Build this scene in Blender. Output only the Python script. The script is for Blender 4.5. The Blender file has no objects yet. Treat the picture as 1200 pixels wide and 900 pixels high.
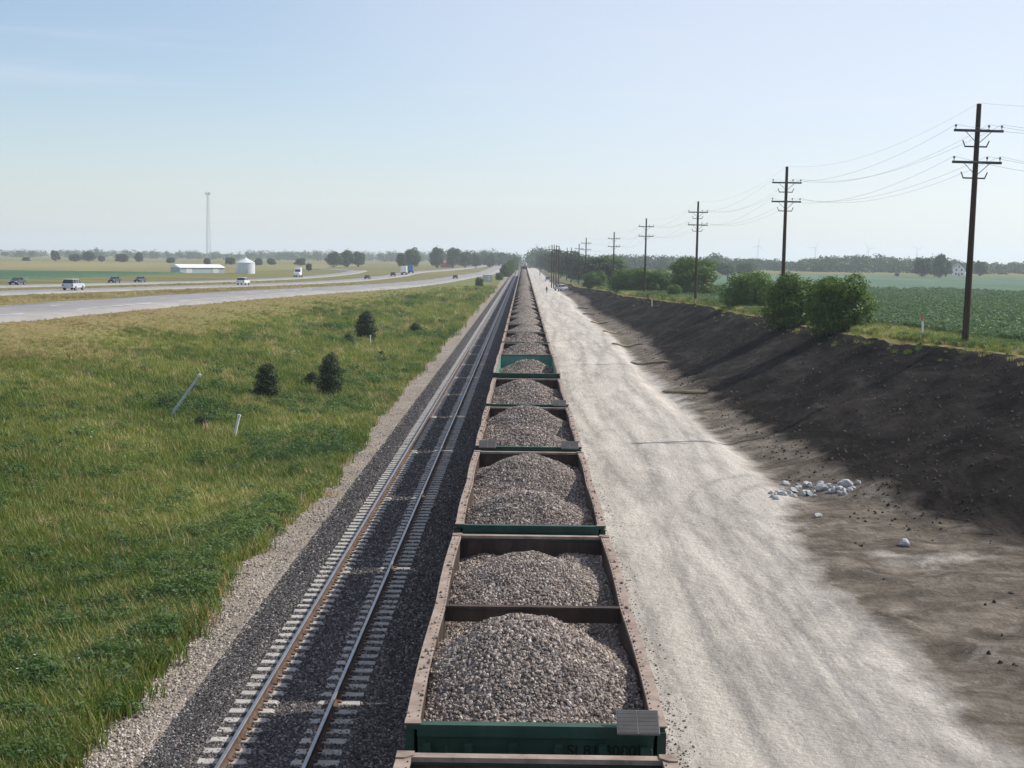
import bpy, bmesh, math, random
import numpy as np
from mathutils import Vector, Matrix
R = math.radians
random.seed(7); rng = np.random.default_rng(7)
SC = bpy.context.scene
COL = SC.collection

# ------------------------------------------------------------------ camera
HAZE = 1.9e-4
CZ = 9.45; FPX = 1600.0; VPX, VPY, ROLL = 613.7, 301.0, 0.0118
_c, _s = math.cos(ROLL), math.sin(ROLL)
_px, _py = VPX-600, VPY-450
_ax, _ay = _px*_c + _py*_s, _py*_c - _px*_s
_pitch = math.atan(-_ay/FPX); _yaw = math.atan(_ax*math.cos(_pitch)/FPX)
FW = Vector((-math.sin(_yaw)*math.cos(_pitch), math.cos(_yaw)*math.cos(_pitch), -math.sin(_pitch)))
R0 = FW.cross(Vector((0,0,1))).normalized(); U0 = R0.cross(FW)
RT = R0*_c + U0*_s; UP = U0*_c - R0*_s
cam = bpy.data.cameras.new('camera'); cam.lens = 36*FPX/1200; cam.sensor_width = 36
cam.clip_start = 0.1; cam.clip_end = 40000
camo = bpy.data.objects.new('camera', cam); COL.objects.link(camo)
m = Matrix((RT, UP, -FW)).transposed().to_4x4(); m.translation = (0,0,CZ)
camo.matrix_world = m
SC.camera = camo

# ------------------------------------------------------------------ light
VEIL = (39.73, 20.59, 8.41)
SUN_AZ, SUN_EL = R(67), R(40.5)          # azimuth from +Y towards +X
w = bpy.data.worlds.new('World'); SC.world = w; w.use_nodes = True
wn = w.node_tree; wn.nodes.clear()
sky = wn.nodes.new('ShaderNodeTexSky'); sky.sky_type = 'NISHITA'; sky.sun_disc = False
sky.sun_elevation = SUN_EL; sky.sun_rotation = SUN_AZ
sky.air_density = 1.0; sky.dust_density = 0.7; sky.ozone_density = 2.6; sky.altitude = 200
bgn = wn.nodes.new('ShaderNodeBackground'); bgn.inputs[1].default_value = 0.117
wo = wn.nodes.new('ShaderNodeOutputWorld')
# thin cirrus: streaky noise on the sky direction
tc = wn.nodes.new('ShaderNodeTexCoord'); mp = wn.nodes.new('ShaderNodeMapping')
mp.inputs['Rotation'].default_value = (R(2.0), 0, 0); mp.inputs['Scale'].default_value = (1.6, 1.6, 26)
nz = wn.nodes.new('ShaderNodeTexNoise'); nz.inputs['Scale'].default_value = 1.35; nz.inputs['Detail'].default_value = 5
cr = wn.nodes.new('ShaderNodeValToRGB')
cr.color_ramp.elements[0].position = .56; cr.color_ramp.elements[1].position = .80
cr.color_ramp.elements[1].color = (.34,.34,.34,1); cr.color_ramp.elements[0].color = (0,0,0,1)
# high thin veil of cirrostratus, thicker in some parts of the sky than in others
mp2 = wn.nodes.new('ShaderNodeMapping'); mp2.inputs['Location'].default_value = VEIL; mp2.inputs['Scale'].default_value = (.9, .9, 1.6)
nz2 = wn.nodes.new('ShaderNodeTexNoise'); nz2.inputs['Scale'].default_value = 1.0; nz2.inputs['Detail'].default_value = 2
cr2 = wn.nodes.new('ShaderNodeMapRange'); cr2.inputs[1].default_value = .38; cr2.inputs[2].default_value = .62; cr2.inputs[3].default_value = .04; cr2.inputs[4].default_value = .55
ad = wn.nodes.new('ShaderNodeMath'); ad.operation = 'ADD'; ad.use_clamp = True
mx = wn.nodes.new('ShaderNodeMixRGB'); mx.inputs[2].default_value = (6.35, 6.3, 7.0, 1)
L = wn.links.new
L(tc.outputs['Generated'], mp.inputs[0]); L(mp.outputs[0], nz.inputs['Vector']); L(nz.outputs[0], cr.inputs[0])
L(tc.outputs['Generated'], mp2.inputs[0]); L(mp2.outputs[0], nz2.inputs['Vector']); L(nz2.outputs[0], cr2.inputs[0]); L(cr.outputs[0], ad.inputs[0]); L(cr2.outputs[0], ad.inputs[1])
L(ad.outputs[0], mx.inputs[0]); L(sky.outputs[0], mx.inputs[1]); L(mx.outputs[0], bgn.inputs[0]); L(bgn.outputs[0], wo.inputs[0])
sl = bpy.data.lights.new('sun', 'SUN'); sl.energy = 5.0; sl.angle = R(0.55); sl.color = (1, .93, .83)
so = bpy.data.objects.new('sun', sl); COL.objects.link(so)
sd = Vector((math.sin(SUN_AZ)*math.cos(SUN_EL), math.cos(SUN_AZ)*math.cos(SUN_EL), math.sin(SUN_EL)))
so.rotation_euler = sd.to_track_quat('Z', 'Y').to_euler(); so.location = (40, 20, 60)
vs = SC.view_settings; vs.view_transform = 'Standard'; vs.look = 'None'; vs.exposure = 0.26; vs.gamma = 1; vs.use_curve_mapping = False
SC.cycles.use_denoising = True; SC.cycles.volume_bounces = 1; SC.cycles.max_bounces = 6
SC.cycles.transparent_max_bounces = 8; SC.cycles.caustics_reflective = False; SC.cycles.caustics_refractive = False

# ------------------------------------------------------------------ numeric helpers
def ss(t): t = np.clip(t, 0, 1); return t*t*(3-2*t)
def vn(x, y, seed=0):
    x = np.asarray(x, float); y = np.asarray(y, float)
    xi = np.floor(x); yi = np.floor(y); fx = ss(x-xi); fy = ss(y-yi)
    def h(a, b):
        v = np.sin(a*127.1 + b*311.7 + seed*74.7)*43758.5453
        return v-np.floor(v)
    return (h(xi,yi)*(1-fx)+h(xi+1,yi)*fx)*(1-fy) + (h(xi,yi+1)*(1-fx)+h(xi+1,yi+1)*fx)*fy
def fbm(x, y, seed=0, o=4):
    s = 0; a = .5; t = 0
    for i in range(o):
        s = s + a*vn(x*2**i, y*2**i, seed+i); t += a; a *= .5
    return s/t
RAIL = .55; XT1, XT2 = -4.48, .22       # rail-top height, track centres
def Uz(y):
    y = np.maximum(np.asarray(y, float), 15)
    lin = 4.9-.0115*(y-60)
    return .3 + .5*np.log1p(np.exp(np.clip((lin-.3)/.5, -40, 40)))
def foot(y): return 12.3 + .9*np.sin(np.asarray(y, float)*.045) + 9*ss((54-np.asarray(y, float))/16)
def bankw(y): return 2.35*Uz(y)+.6
BX = [-9,-7.0,-6.0,-2.95,-2.3,-1.6,-1.2,1.65,2.5,3.2]; BZ = [.0,.0,.33,.33,.20,.20,.33,.33,.0,.0]
def T(x, y):
    x = np.asarray(x, float); y = np.asarray(y, float)
    u = Uz(y)
    left = u*ss((-9-x)/34) - .25*np.exp(-((x+13)/3.)**2)
    lb = (.16*(fbm(x*.35, y*.35, 3)-.5) + .10*(vn(x*1.3, y*1.3, 9)-.5))*ss((-9-x)/2)*ss((60+x)/12)
    f = foot(y); b = bankw(y)
    far = ss((y-48)/10)
    tt = np.clip((x-f)/b, 0, 1.05); tt = np.where(tt < .9, tt, .9+.1*np.tanh((tt-.9)/.1)/np.tanh(1.5))
    rz = u*np.clip(tt, 0, 1)**1.32
    lump = ss((x-f+2)/4)*(1-ss((x-f-b+2.5)/3))
    rz = rz + .75*lump*(fbm(x*.16, y*.11, 23, 3)-.5)
    rz = rz - .28*far*np.exp(-((x-f+1.3)/.9)**2)
    amp = .05 + .5*ss((x-f+1)/3)*(1-ss((x-f-b+1)/3)) + .42*(1-far)*ss((x-9.0)/3)
    rz = rz + amp*(fbm(x*.5, y*.5, 21, 5)-.5)*ss((x-3)/1.)*(1-ss((x-f-b-3)/4)) \
            + .16*(1-far)*ss((x-9.5)/3)*(fbm(x*1.1, y*1.6, 25, 4)-.5)*(1-ss((x-f-b-3)/4)) \
            + .05*(fbm(x*2.1, y*.25, 31, 3)-.5)*ss((x-3.5)/1.5)*(1-ss((x-11)/3))
    z = np.where(x < -9, left+lb, np.where(x > 3.2, rz, np.interp(x, BX, BZ)))
    return z
def ray(px, py): return (FW + RT*((px-600)/FPX) - UP*((py-450)/FPX))
_ds = np.geomspace(12, 9000, 3000)
def at(px, py, lift=0.):
    d = ray(px, py)
    zz = CZ + d.z*_ds - T(d.x*_ds, d.y*_ds) - lift
    k = np.nonzero(zz < 0)[0]
    if len(k) == 0: t = 8900
    else:
        k = k[0]; a, b = _ds[max(k-1,0)], _ds[k]
        for _ in range(30):
            t = (a+b)/2
            if CZ + d.z*t - float(T(d.x*t, d.y*t)) - lift < 0: b = t
            else: a = t
    return Vector((d.x*t, d.y*t, float(T(d.x*t, d.y*t))))
def atd(px, dist):                        # ground under pixel column px at a distance along the view
    d = ray(px, VPY + ROLL*(px-VPX)); t = dist
    x, y = d.x*t, d.y*t
    return Vector((x, y, float(T(x, y))))
def pxm(p): return FPX/((Vector(p)-Vector((0,0,CZ))).dot(FW))   # pixels per metre there

# ------------------------------------------------------------------ node helpers
class NB:
    def __init__(s, name, rough=.8, spec=.3):
        s.m = bpy.data.materials.new(name); s.m.use_nodes = True; s.t = s.m.node_tree
        s.b = s.t.nodes['Principled BSDF']; s.o = s.t.nodes['Material Output']
        s.b.inputs['Roughness'].default_value = rough; s.b.inputs['Specular IOR Level'].default_value = spec
        s._p = None
    def n(s, typ, ins=None, **kw):
        nd = s.t.nodes.new('ShaderNode'+typ)
        for k, v in kw.items(): setattr(nd, k, v)
        for k, v in (ins or {}).items(): s.set(nd.inputs[k], v)
        return nd
    def set(s, sock, v):
        if isinstance(v, bpy.types.NodeSocket): s.t.links.new(v, sock)
        elif isinstance(v, bpy.types.Node): s.t.links.new(v.outputs[0], sock)
        else:
            if isinstance(v, tuple) and len(v) == 3 and sock.type == 'RGBA': v = v+(1,)
            sock.default_value = v
    def pos(s):
        if s._p is None: s._p = s.n('NewGeometry').outputs['Position']
        return s._p
    def obj(s): return s.n('TexCoord').outputs['Object']
    def map(s, v, scale): return s.n('Mapping', {0: v, 3: scale}).outputs[0]
    def noise(s, v, scale, detail=4, rough=.55, dist=0):
        return s.n('TexNoise', {'Vector': v, 'Scale': scale, 'Detail': detail, 'Roughness': rough, 'Distortion': dist}).outputs[0]
    def voro(s, v, scale, out='Distance', feat='F1'):
        return s.n('TexVoronoi', {'Vector': v, 'Scale': scale}, feature=feat).outputs[out]
    def ramp(s, f, stops):
        r = s.n('ValToRGB', {0: f}); e = r.color_ramp.elements
        while len(e) < len(stops): e.new(.5)
        for k, (p, c) in enumerate(stops):
            e[k].position = p; e[k].color = (c, c, c, 1) if not isinstance(c, tuple) else c+(1,)
        return r.outputs[0]
    def mix(s, a, b, f, mode='MIX'):
        x = s.n('MixRGB', {0: f, 1: a, 2: b}); x.blend_type = mode; return x.outputs[0]
    def math(s, op, a, b=0., clamp=False):
        x = s.n('Math', {0: a, 1: b}, operation=op); x.use_clamp = clamp; return x.outputs[0]
    def attr(s, name, typ='GEOMETRY', out='Fac'):
        return s.n('Attribute', attribute_name=name, attribute_type=typ).outputs[out]
    def bump(s, h, strength=.5, dist=.05):
        b = s.n('Bump', {'Height': h, 'Strength': strength, 'Distance': dist})
        s.t.links.new(b.outputs[0], s.b.inputs['Normal'])
    def col(s, c): s.set(s.b.inputs['Base Color'], c)
def flat(name, c, rough=.7, metal=0, var=.25, scale=3., spec=.4):
    b = NB(name, rough, spec); b.b.inputs['Metallic'].default_value = metal
    n = b.noise(b.obj(), scale, 5)
    k = b.ramp(n, [(.3, 1-var), (.7, 1+var)])
    b.col(b.mix(c, k, 1., 'MULTIPLY')); return b.m
def glass(name):
    b = NB(name, .08, .6); b.col((.02,.025,.03)); return b.m

# ------------------------------------------------------------------ mesh helpers
def mesh_obj(name, verts, faces, mats=(), parent=None, smooth=False, mi=None):
    me = bpy.data.meshes.new(name); me.from_pydata([tuple(v) for v in verts], [], faces)
    for x in (mats if isinstance(mats, (list, tuple)) else [mats]): me.materials.append(x)
    if mi is not None: me.polygons.foreach_set('material_index', mi)
    if smooth: me.polygons.foreach_set('use_smooth', [True]*len(me.polygons))
    me.update()
    return link(name, me, parent)
def link(name, me, parent=None):
    o = bpy.data.objects.new(name, me); COL.objects.link(o)
    if parent: o.parent = parent
    return o
class MB:
    def __init__(s): s.v = []; s.f = []; s.mi = []
    def box(s, c, d, rz=0, mi=0, M=None):
        x, y, z = d[0]/2, d[1]/2, d[2]/2; k = len(s.v); ca, sa = math.cos(rz), math.sin(rz)
        for a in (-x, x):
            for b in (-y, y):
                for e in (-z, z):
                    p = Vector((c[0]+a*ca-b*sa, c[1]+a*sa+b*ca, c[2]+e))
                    s.v.append(M @ p if M else p)
        for q in ((0,1,3,2),(4,6,7,5),(0,4,5,1),(2,3,7,6),(0,2,6,4),(1,5,7,3)):
            s.f.append([k+i for i in q]); s.mi.append(mi)
        return s
    def bar(s, p, q, r, n=6, r2=None, mi=0, cap=True):
        p, q = Vector(p), Vector(q); d = (q-p).normalized(); a = d.orthogonal().normalized(); b = d.cross(a)
        r2 = r if r2 is None else r2; k = len(s.v)
        for c, rr in ((p, r), (q, r2)):
            for i in range(n):
                t = 2*math.pi*i/n; s.v.append(c + a*math.cos(t)*rr + b*math.sin(t)*rr)
        for i in range(n):
            j = (i+1) % n; s.f.append([k+i, k+j, k+n+j, k+n+i]); s.mi.append(mi)
        if cap:
            s.f.append([k+i for i in range(n)][::-1]); s.mi.append(mi)
            s.f.append([k+n+i for i in range(n)]); s.mi.append(mi)
        return s
    def tube(s, pts, r, n=5, mi=0):
        k0 = len(s.v)
        for i, p in enumerate(pts):
            p = Vector(p); d = (Vector(pts[min(i+1, len(pts)-1)])-Vector(pts[max(i-1, 0)])).normalized()
            a = d.cross(Vector((0,0,1)))
            a = a.normalized() if a.length > 1e-4 else d.orthogonal().normalized()
            b = a.cross(d); rr = r[i] if isinstance(r, (list, tuple)) else r
            for j in range(n):
                t = 2*math.pi*j/n; s.v.append(p + a*math.cos(t)*rr + b*math.sin(t)*rr)
        for i in range(len(pts)-1):
            for j in range(n):
                e = (j+1) % n; s.f.append([k0+i*n+j, k0+i*n+e, k0+(i+1)*n+e, k0+(i+1)*n+j]); s.mi.append(mi)
        return s
    def prism(s, prof, x0, x1, mi=0, taper=None):
        # profile of (y,z) extruded along x; taper = list of x insets per profile point
        k = len(s.v); n = len(prof); tp = taper or [0]*n
        for xx, sg in ((x0, 1), (x1, -1)):
            for (y, z), t in zip(prof, tp): s.v.append(Vector((xx+sg*t, y, z)))
        for i in range(n):
            j = (i+1) % n; s.f.append([k+i, k+n+i, k+n+j, k+j]); s.mi.append(mi)
        s.f.append([k+i for i in range(n)]); s.mi.append(mi)
        s.f.append([k+n+i for i in range(n)][::-1]); s.mi.append(mi)
        return s
    def mesh(s, name, mats):
        me = bpy.data.meshes.new(name); me.from_pydata([tuple(v) for v in s.v], [], s.f)
        for x in (mats if isinstance(mats, (list, tuple)) else [mats]): me.materials.append(x)
        me.polygons.foreach_set('material_index', s.mi); me.update()
        bm = bmesh.new(); bm.from_mesh(me); bmesh.ops.recalc_face_normals(bm, faces=bm.faces); bm.to_mesh(me); bm.free()
        return me
    def build(s, name, mats, parent=None): return link(name, s.mesh(name, mats), parent)
def tag(o, label, cat, group=None, kind=None):
    o['label'] = label
    if cat: o['category'] = cat
    if group: o['group'] = group
    if kind: o['kind'] = kind
    return o
def empty(name, loc=(0,0,0), rz=0):
    o = bpy.data.objects.new(name, None); COL.objects.link(o); o.empty_display_size = .3
    o.location = loc; o.rotation_euler = (0,0,rz); return o
def kids(o): return [c for c in ALLK.get(o.name, [])] if False else list(o.children)
def copy_tree(o, parent=None):
    c = o.copy(); COL.objects.link(c); c.parent = parent
    for ch in list(o.children): copy_tree(ch, c)
    return c
def grid(name, X, Y, Z, mat, kind='structure', smooth=True, attrs=None):
    n, m_ = X.shape
    V = np.stack([X, Y, Z], -1).reshape(-1, 3)
    i = np.arange(n-1)[:,None]*m_ + np.arange(m_-1)[None]
    F = np.stack([i, i+1, i+m_+1, i+m_], -1).reshape(-1, 4)
    me = bpy.data.meshes.new(name)
    me.vertices.add(len(V)); me.vertices.foreach_set('co', V.ravel().astype('f'))
    me.loops.add(F.size); me.loops.foreach_set('vertex_index', F.ravel().astype('i'))
    me.polygons.add(len(F)); me.polygons.foreach_set('loop_start', (np.arange(len(F))*4).astype('i'))
    try: me.polygons.foreach_set('loop_total', np.full(len(F), 4, 'i'))
    except Exception: pass
    me.update(calc_edges=True); me.validate()
    if smooth: me.polygons.foreach_set('use_smooth', [True]*len(me.polygons))
    for k, a in (attrs or {}).items():
        me.attributes.new(k, 'FLOAT', 'POINT').data.foreach_set('value', a.ravel().astype('f'))
    me.materials.append(mat); o = link(name, me)
    if kind: o['kind'] = kind
    return o
# scatter: an object whose loose points carry instances of small shared meshes (grass, stones, clods)
_groups = {}
def scatter_group(coll):
    if coll.name in _groups: return _groups[coll.name]
    g = bpy.data.node_groups.new('scatter_'+coll.name, 'GeometryNodeTree')
    g.interface.new_socket('Geometry', in_out='INPUT', socket_type='NodeSocketGeometry')
    g.interface.new_socket('Geometry', in_out='OUTPUT', socket_type='NodeSocketGeometry')
    N = g.nodes.new; gi = N('NodeGroupInput'); go = N('NodeGroupOutput'); K = g.links.new
    def na(nm, dt):
        a = N('GeometryNodeInputNamedAttribute'); a.data_type = dt; a.inputs['Name'].default_value = nm; return a.outputs['Attribute']
    ci = N('GeometryNodeCollectionInfo'); ci.inputs['Collection'].default_value = coll
    ci.inputs['Separate Children'].default_value = True; ci.inputs['Reset Children'].default_value = True
    ip = N('GeometryNodeInstanceOnPoints'); ip.inputs['Pick Instance'].default_value = True
    K(gi.outputs[0], ip.inputs['Points']); K(ci.outputs[0], ip.inputs['Instance'])
    K(na('is_pt', 'BOOLEAN'), ip.inputs['Selection']); K(na('idx', 'INT'), ip.inputs['Instance Index'])
    K(na('rot', 'FLOAT_VECTOR'), ip.inputs['Rotation']); K(na('scl', 'FLOAT_VECTOR'), ip.inputs['Scale'])
    j = N('GeometryNodeJoinGeometry'); K(ip.outputs[0], j.inputs[0]); K(gi.outputs[0], j.inputs[0]); K(j.outputs[0], go.inputs[0])
    _groups[coll.name] = g; return g
def add_scatter(o, coll, P, scl, rot, idx, tint):
    me = o.data; n0 = len(me.vertices); n = len(P)
    me.vertices.add(n)
    co = np.zeros((n0+n)*3, 'f'); me.vertices.foreach_get('co', co); co = co.reshape(-1, 3); co[n0:] = P
    me.vertices.foreach_set('co', co.ravel())
    def put(nm, typ, arr, key, w_=1):
        full = np.zeros((n0+n, w_), arr.dtype) if w_ > 1 else np.zeros(n0+n, arr.dtype)
        full[n0:] = arr; me.attributes.new(nm, typ, 'POINT').data.foreach_set(key, full.ravel())
    scl = np.asarray(scl, 'f'); scl = np.repeat(scl[:,None], 3, 1) if scl.ndim == 1 else scl
    put('is_pt', 'BOOLEAN', np.ones(n, bool), 'value'); put('scl', 'FLOAT_VECTOR', scl, 'vector', 3)
    put('rot', 'FLOAT_VECTOR', np.asarray(rot, 'f'), 'vector', 3); put('idx', 'INT', np.asarray(idx, 'i'), 'value')
    put('tint', 'FLOAT', np.asarray(tint, 'f'), 'value')
    me.update()
    md = o.modifiers.new('scatter', 'NODES'); md.node_group = scatter_group(coll)
def proto(coll, name, me):
    o = bpy.data.objects.new(name, me); coll.objects.link(o)
# ------------------------------------------------------------------ materials
def leaf_mat(name, c1, c2, attrtype='GEOMETRY', transl=.3):
    b = NB(name, .6, .25); t = b.attr('tint', attrtype)
    r = b.ramp(t, [(.0, c1), (1., c2)]); b.col(r)
    tr = b.n('BsdfTranslucent', {0: b.mix(r, (1.3,1.5,.7), 1., 'MULTIPLY')})
    ms = b.n('MixShader', {0: transl, 1: b.b.outputs[0], 2: tr.outputs[0]})
    b.t.links.new(ms.outputs[0], b.o.inputs[0]); return b.m
def m_ground():
    b = NB('grass_ground', .95, .1); p = b.pos()
    g = b.ramp(b.noise(p, .35, 6, .65), [(.3, (.08,.105,.026)), (.5, (.125,.145,.04)), (.7, (.19,.175,.07))])
    far = b.ramp(b.noise(b.map(p, (.01,.03,1)), 1.4, 5), [(.35, (.10,.115,.032)), (.65, (.18,.155,.07))])
    d = b.math('ADD', b.attr('dry'), b.math('MULTIPLY', b.math('SUBTRACT', b.noise(p, .12, 5), .5), 1.1), True)
    tan = b.ramp(b.noise(p, 1.6, 5, .7), [(.3, (.15,.115,.05)), (.7, (.27,.205,.105))])
    c = b.mix(b.mix(g, tan, d), far, b.attr('far'))
    b.col(c); b.bump(b.noise(p, 3, 6, .7), .9, .12); return b.m
def m_gravel(name, ca, cb, cc, scale=18., bs=.8, dirt=None):
    b = NB(name, .9, .25); p = b.pos()
    v = b.n('TexVoronoi', {'Vector': p, 'Scale': scale, 'Randomness': 1.})
    k = b.n('SeparateColor', {0: v.outputs['Color']}).outputs[0]
    c = b.ramp(k, [(.1, ca), (.55, cb), (.95, cc)])
    e = b.ramp(v.outputs['Distance'], [(.35, 1.), (.75, .42)])
    c = b.mix(c, e, 1., 'MULTIPLY')
    if dirt:
        f = b.ramp(b.noise(p, .8, 6, .65), [(.45, 0.), (.65, .85)])
        c = b.mix(c, dirt, f)
    c = b.mix(c, b.ramp(b.noise(p, .5, 4), [(.3, .82), (.7, 1.15)]), 1., 'MULTIPLY')
    b.col(c); b.bump(b.math('SUBTRACT', 1., v.outputs['Distance']), bs, .05); return b.m
def m_stone(name, stops):
    b = NB(name, .85, .3); t = b.attr('tint', 'INSTANCER')
    b.col(b.mix(b.ramp(t, stops), b.ramp(b.noise(b.obj(), 2.5, 3), [(.3, .8), (.7, 1.2)]), 1., 'MULTIPLY')); return b.m
def m_earth():
    b = NB('earthworks', 1., .02); p = b.pos()
    lng = b.noise(b.map(p, (1.1, .035, 1)), 1.6, 6, .6, .6)
    fin = b.noise(b.map(p, (6, .5, 1)), 1.2, 4, .6)
    blot = b.noise(b.map(p, (1, .30, 1)), .6, 10, .72, .5)
    fine = b.noise(p, 9, 5, .7)
    wh = b.ramp(blot, [(.28, (.34,.317,.288)), (.43, (.46,.43,.39)), (.57, (.53,.497,.45)), (.75, (.60,.56,.505))])
    wh = b.mix(wh, (.33,.33,.33), b.ramp(lng, [(.55, 0.), (.72, .32)]))
    wh = b.mix(wh, (.42,.40,.37), b.ramp(fin, [(.58, 0.), (.75, .22)]))
    
    wh = b.mix(wh, b.ramp(b.noise(b.map(p, (1,.12,1)), .5, 8, .68, .8), [(.34, .80), (.52, 1.02)]), 1., 'MULTIPLY')
    # wheel-worn patches and tread-pattern marks
    wv = b.n('TexWave', {'Vector': b.map(p, (.6, 5.2, 1)), 'Scale': 1.4, 'Distortion': 6., 'Detail': 2., 'Detail Scale': .6})
    tr = b.math('MULTIPLY', b.ramp(b.noise(b.map(p, (.5,.14,1)), 1.1, 4), [(.56, 0.), (.66, .5)]), wv.outputs[1])
    wh = b.mix(wh, (.27,.26,.25), tr)
    wh = b.mix(wh, (.20,.19,.178), b.math('MULTIPLY', b.attr('rut'), b.ramp(b.noise(b.map(p, (2.5,.4,1)), 1.2, 6, .75), [(.34, .12), (.58, .80)])))
    br = b.ramp(b.noise(b.map(p, (.8, 1.0, 1)), .75, 9, .72, .35), [(.28, (.045,.039,.034)), (.48, (.13,.112,.092)), (.72, (.28,.25,.21))])
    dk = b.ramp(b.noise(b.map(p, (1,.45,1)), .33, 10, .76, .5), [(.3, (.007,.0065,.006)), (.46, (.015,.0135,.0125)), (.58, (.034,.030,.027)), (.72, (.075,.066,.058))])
    br = b.mix(br, (.06,.052,.044), b.math('MULTIPLY', b.attr('rut'), b.ramp(b.noise(b.map(p, (3,3,1)), 1.5, 5, .7), [(.35, .1), (.6, .75)])))
    br = b.mix(br, (.36,.335,.30), b.ramp(b.noise(b.map(p, (1,.7,1)), .55, 8, .7, .6), [(.56, 0.), (.70, .6)]))
    n2 = b.math('MULTIPLY', b.math('SUBTRACT', b.noise(p, .45, 7, .62), .5), 1.3)
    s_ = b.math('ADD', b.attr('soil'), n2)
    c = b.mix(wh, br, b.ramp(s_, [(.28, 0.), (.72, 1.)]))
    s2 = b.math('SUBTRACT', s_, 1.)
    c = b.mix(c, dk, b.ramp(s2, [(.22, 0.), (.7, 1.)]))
    st = b.voro(p, 4.5)
    c = b.mix(c, (.42,.40,.38), b.math('MULTIPLY', b.ramp(st, [(.08, 1.), (.13, 0.)]), b.ramp(b.noise(p, .6, 3), [(.58, 0.), (.75, .45)])))
    c = b.mix(c, b.ramp(fine, [(.3, .85), (.7, 1.13)]), 1., 'MULTIPLY'); b.col(c)
    h = b.math('ADD', b.noise(p, 2.2, 8, .72), b.math('MULTIPLY', b.noise(b.map(p, (5,.3,1)), 1., 3), .2))
    b.bump(h, .8, .24); return b.m
def m_concrete():
    b = NB('concrete_tie', .85, .25); n = b.noise(b.map(b.pos(), (1.2,1.8,1)), 1.6, 7, .75)
    b.col(b.ramp(n, [(.28, (.20,.19,.175)), (.5, (.36,.35,.325)), (.8, (.47,.455,.425))])); b.bump(n, .2, .02); return b.m
def m_rust(name, a, bb, c, sc=2.2, streak=True, rough=.75):
    b = NB(name, rough, .3); p = b.obj()
    n = b.noise(b.map(p, (1,1,.25)) if streak else p, sc, 8, .68, .3)
    b.col(b.ramp(n, [(.33, a), (.5, bb), (.7, c)])); b.bump(b.noise(p, 30, 3), .15, .01); return b.m
def m_green():
    b = NB('green_car_paint', .55, .35); p = b.obj()
    n = b.noise(b.map(p, (1,1,.3)), 2.4, 7, .65)
    c = b.ramp(n, [(.3, (.018,.050,.034)), (.55, (.027,.068,.046)), (.8, (.055,.088,.066))])
    c = b.mix(c, (.11,.075,.05), b.ramp(b.noise(p, 5, 8, .75), [(.60, 0.), (.74, .8)])); b.col(c); return b.m
def m_teal():
    b = NB('teal_interior_paint', .5, .35); n = b.noise(b.obj(), 2, 6)
    b.col(b.ramp(n, [(.3, (.06,.20,.16)), (.7, (.10,.27,.22))])); return b.m
def m_road():
    b = NB('highway_concrete', .8, .3); p = b.pos()
    b.col(b.ramp(b.noise(b.map(p, (.5,.5,.5)), .3, 7, .65), [(.3, (.19,.185,.185)), (.7, (.265,.257,.253))])); return b.m
def m_field(name, a, bb, c, sc=.06, stretch=(1,.25,1)):
    b = NB(name, .9, .1); p = b.pos()
    n = b.noise(b.map(p, stretch), sc, 8, .62)
    f = b.noise(b.map(p, (1.3,.25,1)), 1.1, 5, .7)
    k = b.ramp(n, [(.3, a), (.5, bb), (.72, c)])
    b.col(b.mix(k, b.ramp(f, [(.3, .72), (.7, 1.25)]), 1., 'MULTIPLY')); b.bump(f, 1., .35); return b.m
def m_pole():
    b = NB('creosote_wood', .85, .2); p = b.obj()
    n = b.noise(b.map(p, (14,14,.6)), 1.5, 6, .7); b.col(b.ramp(n, [(.3, (.028,.019,.014)), (.7, (.085,.056,.042))])); b.bump(n, .4, .02); return b.m
M = dict(
 ground=m_ground(), earth=m_earth(), concrete=m_concrete(), green=m_green(), teal=m_teal(), road=m_road(), pole=m_pole(),
 shoulder=m_gravel('light_gravel', (.17,.148,.125), (.29,.255,.22), (.45,.405,.36), 16, .6, (.27,.225,.165)),
 ballast=m_gravel('dark_ballast', (.038,.035,.035), (.095,.087,.084), (.22,.202,.192), 17, .9),
 load=m_gravel('load_gravel', (.10,.084,.074), (.23,.195,.17), (.40,.35,.31), 17, .9),
 st_ballast=m_stone('ballast_stone', [(0, (.038,.035,.035)), (.55, (.105,.095,.092)), (.85, (.20,.18,.17)), (1, (.38,.35,.33))]),
 st_load=m_stone('load_stone', [(0, (.12,.098,.084)), (.5, (.255,.212,.183)), (.85, (.37,.318,.28)), (1, (.54,.485,.44))]),
 st_light=m_stone('pale_stone', [(0, (.17,.145,.12)), (.6, (.36,.32,.28)), (1, (.55,.50,.45))]),
 clod=m_stone('soil_clod', [(0, (.02,.017,.015)), (.8, (.045,.038,.032)), (.985, (.08,.068,.055)), (1, (.25,.23,.21))]),
 rail_side=m_rust('rusty_rail', (.045,.028,.021), (.09,.058,.043), (.15,.105,.082), 3, False, .8),
 rail_top=flat('polished_rail', (.42,.40,.38), .42, 1., .15),
 clip=m_rust('rusty_clip', (.09,.042,.022), (.17,.08,.04), (.25,.13,.075), 5, False),
 inner=m_rust('rusty_interior', (.022,.014,.011), (.045,.030,.024), (.10,.07,.056), 1.6),
 rim=m_rust('dusty_rim', (.16,.115,.09), (.255,.20,.165), (.34,.28,.24), 2.5, False, .85),
 dark=flat('dark_iron', (.03,.028,.027), .7, .3), wheel=flat('wheel_steel', (.10,.075,.06), .5, .7),
 solar=flat('solar_cell', (.062,.060,.060), .5, 0, .2, 4), solarframe=flat('panel_frame', (.20,.195,.19), .55, .3, .15),
 letter=flat('number_paint', (.004,.006,.006), .7), yellow=flat('yellow_paint', (.6,.42,.05), .6), white=flat('white_paint', (.78,.78,.76), .6, 0, .06),
)
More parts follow.
